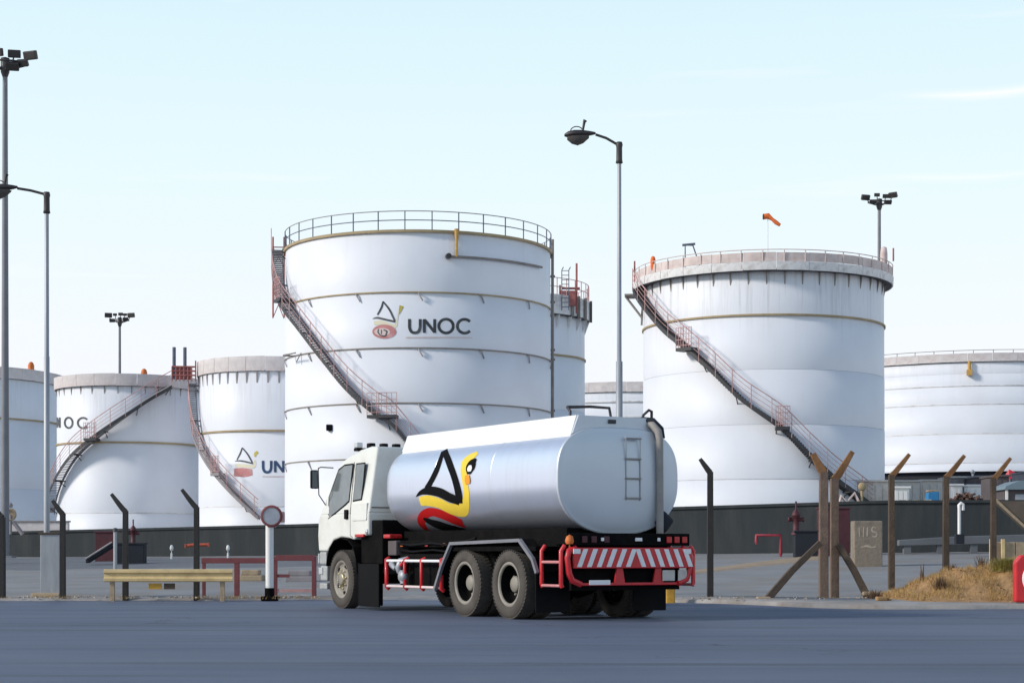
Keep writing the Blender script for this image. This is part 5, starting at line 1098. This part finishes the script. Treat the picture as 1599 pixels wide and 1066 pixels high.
# coaming round the hatches
for sx in (-1, 1):
    mb = MB(); mb.prism([(sx * .80, 2.66), (sx * .74, 2.66), (sx * .62, 3.01), (sx * .68, 3.01)], 'y', -1.06, 4.42); mb.build('coaming_side', 'white_gloss', tk, bevel=.01)
mb = MB(); mb.prism([(-.765, 2.74), (.765, 2.74), (.66, 3.005), (-.66, 3.005)], 'y', -1.10, -1.062); mb.build('coaming_end', 'tank_end', tk); mb = MB(); mb.prism([(-.765, 2.74), (.765, 2.74), (.66, 3.005), (-.66, 3.005)], 'y', 4.422, 4.46); mb.build('coaming_end', 'white_gloss', tk)
mb = MB(); mb.boxb(-.15, -.02, -1.125, -1.10, 2.90, 2.96, .008); mb.build('rear_plate', 'steel_dark', tk)
for y in (0.2, 1.9, 3.5): mb = MB(); mb.lathe([(.28, 2.78), (.28, 2.92), (.32, 2.92), (.32, 2.95), (.10, 2.99), (.001, 2.99)], 24, c=(0, y, 0)); mb.build('hatch', 'bumper_grey', tk)
mb = MB(); mb.tube([(-.62, -.80, 2.95), (-.62, -.80, 3.08), (-.62, -.72, 3.15), (-.30, -.85, 3.16), (-.05, -.98, 3.14), (-.03, -1.0, 2.98)], .022, 8); mb.build('hand_loop', 'lamp_dark', tk)
mb = MB(); mb.tube([(.55, -.95, 2.95), (.58, -.95, 3.06), (.68, -.95, 3.14), (.73, -.95, 3.12), (.73, -.95, 2.95)], .022, 8); mb.build('hand_loop', 'lamp_dark', tk)
# ladder and vapour pipe
mb = MB()
for x in (.07, .32): mb.tube([(x, -1.225, 2.72), (x, -1.25, 2.68), (x, -1.25, 1.78), (x, -1.2, 1.75)], .008, 6)
ld = mb.build('ladder', 'bumper_grey', tk)
for z in (2.68, 2.38, 2.09, 1.80): mb = MB(); mb.boxb(.06, .33, -1.275, -1.235, z - .012, z + .012, .004); mb.build('rung', 'pipe_brown', tk)
mb = MB(); mb.tube([(.52, -.70, 2.93), (.56, -1.0, 2.93), (.60, -1.16, 2.90), (.64, -1.25, 2.80), (.655, -1.27, 2.68), (.66, -1.27, 1.9), (.66, -1.27, 1.28)], .055, 14); mb.build('vapour_pipe', 'pipe_brown', tk)
mb = MB(); mb.tube([(.44, -.72, 2.90), (.52, -1.02, 2.98), (.62, -1.14, 2.96), (.72, -1.2, 2.84), (.745, -1.2, 2.70)], .05, 10); mb.build('pipe_elbow', 'navy_dark', tk)
mb = MB(); mb.box((.80, -1.10, 1.46), (.26, .22, .26), Matrix.Rotation(.7, 3, 'Y'), .05); mb.build('drain_box', 'navy_dark', tk)
# emblem painted on the left flank: (y, z, width in metres of height)
def flank(off): return lambda u, v: (surf_x(v) - off, u * 2, v)
K = .0101 / .0115 * 1.42
def paint(name, m, strokes, off, cols=6):
    mb = MB()
    for st in strokes: ribbon(mb, [(y / 2, z, w_ * K) for y, z, w_ in st], flank(off), 8, cols)
    mb.build(name, m, tk)
paint('emblem_sail', 'marking_black', [[(2.795, 2.673, 0.042), (2.685, 2.586, 0.051), (2.637, 2.471, 0.063), (2.652, 2.37, 0.071), (2.693, 2.298, 0.073), (2.745, 2.238, 0.072), (2.8, 2.184, 0.071), (2.859, 2.135, 0.072), (2.918, 2.093, 0.073), (2.975, 2.05, 0.074)], [(2.79, 2.68, 0.049), (2.598, 2.612, 0.056), (2.434, 2.538, 0.066), (2.3, 2.459, 0.074), (2.19, 2.376, 0.078), (2.094, 2.288, 0.079), (2.019, 2.2, 0.081), (1.962, 2.114, 0.083), (1.916, 2.029, 0.085), (1.888, 1.952, 0.087), (1.885, 1.88, 0.089), (1.904, 1.817, 0.09), (1.915, 1.785, 0.085)], [(3.38, 1.925, 0.006), (3.172, 1.991, 0.065), (2.879, 2.012, 0.113), (2.533, 1.973, 0.12), (2.21, 1.885, 0.116), (1.898, 1.816, 0.110)]], .007)
paint('emblem_band', 'marking_yellow', [[(3.272, 1.842, 0.113), (2.981, 1.852, 0.142), (2.596, 1.796, 0.136), (2.295, 1.702, 0.149), (1.982, 1.679, 0.170), (1.740, 1.75, 0.1), (1.622, 1.93, 0.074), (1.626, 1.995, 0.071), (1.645, 2.063, 0.07), (1.664, 2.131, 0.071), (1.683, 2.196, 0.076), (1.703, 2.26, 0.083), (1.715, 2.318, 0.091), (1.715, 2.369, 0.1), (1.707, 2.414, 0.11), (1.688, 2.454, 0.116), (1.649, 2.486, 0.112), (1.596, 2.512, 0.104), (1.53, 2.54, 0.085), (1.47, 2.575, 0.055)]], .004)
paint('emblem_face', 'marking_black', [[(1.395, 2.475, 0.023), (1.477, 2.416, 0.10), (1.514, 2.325, 0.112), (1.54, 2.233, 0.04)]], .010)
paint('emblem_eye', 'marking_white', [[(1.515, 2.374, 0.03), (1.52, 2.325, 0.060), (1.518, 2.275, 0.04)]], .013)
paint('emblem_beak', 'marking_orange', [[(1.584, 2.22, 0.05), (1.566, 2.141, 0.068), (1.557, 2.077, 0.055)]], .013)
paint('emblem_red_arc', 'marking_red', [[(2.25, 1.46, 0.140), (2.45, 1.535, 0.150), (2.68, 1.615, 0.136), (2.998, 1.665, 0.113), (3.307, 1.626, 0.094), (3.579, 1.534, 0.078), (3.70, 1.464, 0.076), (3.75, 1.431, 0.074), (3.80, 1.372, 0.067)]], .004)
paint('emblem_hull', 'marking_black', [[(3.42, 1.57, 0.03), (3.34, 1.525, 0.10), (3.20, 1.46, 0.15), (3.0, 1.41, 0.17), (2.80, 1.385, 0.13), (2.60, 1.37, 0.09), (2.45, 1.365, .04)]], .007)
for i, (x, z) in enumerate(((-1.0, 1.16), (-.97, 1.05))): mb = MB(); mb.tube([(x, 4.35, z), (x - .03, 3.6, z - .04), (x, 2.9, z - .01), (x - .02, 2.2, z - .05), (x, 1.4, z + .06)], .022, 6); mb.build('hose', 'black_plastic', ch)
for y in (2.7, 3.4): mb = MB(); mb.lathe([(.001, -.28), (.10, -.26), (.13, -.2), (.13, .2), (.10, .26), (.001, .28)], 16, 'y', (-.72, y, .66)); mb.build('air_tank', 'chassis_black', ch)
for y, m in ((4.02, 'orange_paint'), (3.1, 'lamp_red'), (2.5, 'orange_paint')): mb = MB(); mb.boxb(-1.0, -.985, y - .05, y + .05, 1.10, 1.15, .005); mb.build('side_reflector', m, ch)
# --- rear fenders, flaps
for sx in (-1, 1):
    fp = [(2.36, .42), (2.12, .80), (1.80, 1.16), (-.36, 1.20), (-.74, .92), (-.86, .72)]; mb = MB(); vs = []
    for y, z in fp: vs += [(sx * 1.215, y, z - .022), (sx * .58, y, z - .022), (sx * .58, y, z), (sx * 1.215, y, z)]
    mb.add(vs, [(i * 4 + k, (i + 1) * 4 + k, (i + 1) * 4 + (k + 1) % 4, i * 4 + (k + 1) % 4) for i in range(len(fp) - 1) for k in range(4)]); fe = mb.build('rear_fender', 'chassis_black', TR)
    mb = MB(); mb.tube([(sx * 1.225, y, z - .02) for y, z in fp], .026, 4, square=True, up=(1, 0, 0)); mb.build('fender_edge', 'pole_grey', fe)
    mb = MB(); x0, x1 = (-1.21, -.62) if sx < 0 else (.50, 1.10); mb.boxb(x0, x1, -.80, -.78, .12, .80, .006); mb.build('mud_flap', 'black_plastic', TR)
    mb = MB(); mb.boxb(sx * .62, sx * 1.18, -.74, .0 + 2.05, 1.02, 1.09); mb.build('fender_stay', 'chassis_black', fe)
# --- side guards
def frame_bar(mb, pts, r=.026): mb.tube(pts, r, 8)
for sx in (-1, 1):
    g = empty('side_guard', (0, 0, 0)); g.parent = TR
    for y, m in ((4.24, 'red_paint'), (3.55, 'red_paint'), (2.94, 'red_paint'), (2.24, 'red_paint')):
        mb = MB(); frame_bar(mb, [(sx * 1.10, y + (.05 if y > 4 else 0), .90), (sx * 1.17, y, .87), (sx * 1.17, y, .42), (sx * 1.12, y, .38)], .036 if y in (4.24, 2.24) else .03); mb.build('upright', m, g)
    for z in (.86, .43):
        for y0, y1 in ((4.22, 3.58), (3.52, 2.97), (2.91, 2.27)): mb = MB(); frame_bar(mb, [(sx * 1.17, y0, z), (sx * 1.17, y1, z)], .024); mb.build('rail', 'marking_white' if z > .5 else 'faded_pink', g)
    g2 = empty('side_guard', (0, 0, 0)); g2.parent = TR
    for y in (-.88, -1.42): mb = MB(); frame_bar(mb, [(sx * 1.10, y, 1.10), (sx * 1.16, y, 1.02), (sx * 1.16, y, .55), (sx * 1.14, y, .50)], .032); mb.build('upright', 'red_paint', g2)
    for z in (.86, .52): mb = MB(); frame_bar(mb, [(sx * 1.16, -.90, z), (sx * 1.16, -1.40, z)], .022); mb.build('rail', 'faded_red', g2)
# discharge valve
mb = MB(); mb.tube([(-1.0, 3.75, .88), (-1.12, 3.78, .84), (-1.16, 3.80, .74), (-1.14, 3.80, .66)], [.06, .07, .06, .045], 10); mb.tube([(-1.02, 4.12, .80), (-1.16, 4.05, .80), (-1.18, 3.90, .72)], [.05, .06, .03], 8); dv = mb.build('discharge_valve', 'galvanised', TR)
mb = MB(); mb.lathe([(.001, -.06), (.09, -.05), (.11, 0), (.09, .05), (.001, .06)], 14, 'x', (-1.17, 3.62, .60)); mb.tube([(-1.17, 3.62, .70), (-1.17, 3.60, .48)], .055, 10); mb.build('valve_body', 'galvanised', dv); mb = MB(); mb.tube([(-1.17, 3.70, .78), (-1.19, 3.55, .84)], .03, 8); mb.build('valve_lever', 'red_paint', dv)
# --- rear end
mb = MB(); mb.boxb(-1.08, 1.08, -1.44, -1.38, 1.10, 1.28, .01); mb.boxb(-1.02, 1.02, -1.38, -1.0, 1.12, 1.24); lp = mb.build('lamp_panel', 'chassis_black', TR)
for x, m in ((-.78, 'dark_red'), (-.62, 'dark_red'), (-.40, 'dark_red'), (.70, 'lamp_red'), (.84, 'lamp_red'), (.98, 'lamp_red')): mb = MB(); mb.boxb(x - .045, x + .045, -1.462, -1.44, 1.14, 1.235, .012); mb.build('tail_lamp', m, lp)
for x, w_ in ((-.47, .05), (.16, .12), (.52, .05)): mb = MB(); mb.boxb(x - w_ / 2, x + w_ / 2, -1.455, -1.44, 1.165, 1.215, .006); mb.build('reflector', 'marking_white', lp)
mb = MB(); mb.boxb(-1.0, 1.06, -1.52, -1.47, .77, 1.07, .012); bd = mb.build('rear_bumper', 'red_paint', TR)
for i in range(12):
    x = -.86 + .168 * i; w_ = .078; top_ = .055 if x < .06 else -.055
    if x > 1.02: continue
    zb_, zt_ = .79, 1.05; mb = MB(); mb.prism([(x - top_ - w_ / 2, zb_), (x - top_ + w_ / 2, zb_), (x + top_ + w_ / 2, zt_), (x + top_ - w_ / 2, zt_)], 'y', -1.526, -1.519); mb.build('stripe', 'marking_white', bd)
for sx in (-1, 1):
    x = sx * 1.05
    mb = MB(); mb.tube([(x - sx * .12, -1.45, 1.06), (x, -1.46, 1.02), (x + sx * .03, -1.46, .92), (x, -1.46, .70), (x - sx * .05, -1.46, .60), (x - sx * .2, -1.46, .54)], .045, 10); mb.build('corner_tube', 'red_paint', TR)
mb = MB(); mb.boxb(-.85, .95, -1.47, -1.43, .52, .56, .01); rr_ = mb.build('lower_rail', 'red_paint', TR)
for x in (-.18, .50): mb = MB(); mb.prism([(x - .09, .56), (x + .09, .56), (x + .05, .77), (x - .05, .77)], 'y', -1.465, -1.435); mb.build('bracket', 'red_paint', rr_)
for x0, x1, m in ((-.72, -.36, 'marking_white'), (.56, .78, 'container_white'), (.84, 1.0, 'container_white')):
    mb = MB(); h_ = (.53, .60) if x0 < 0 else (.58, .74); mb.boxb(x0, x1, -1.49, -1.473, h_[0], h_[1], .01); mb.build('plate', m, rr_)
mb = MB(); mb.boxb(-.95, .95, -1.36, -1.30, .45, .80); mb.build('underrun_plate', 'chassis_black', ch)
mb = MB(); mb.tube([(-1.03, -1.44, 1.07), (-1.03, -1.44, 1.12)], .012, 6); mb.lathe([(.05, 1.12), (.065, 1.16), (.05, 1.23), (.001, 1.26)], 12, c=(-1.03, -1.44, 0)); mb.build('corner_lamp', 'orange_paint', TR)
for x in (-.96, .98): mb = MB(); mb.boxb(x - .06, x + .06, -1.535, -1.521, .98, 1.05, .006); mb.build('reflector', 'marking_white', bd)
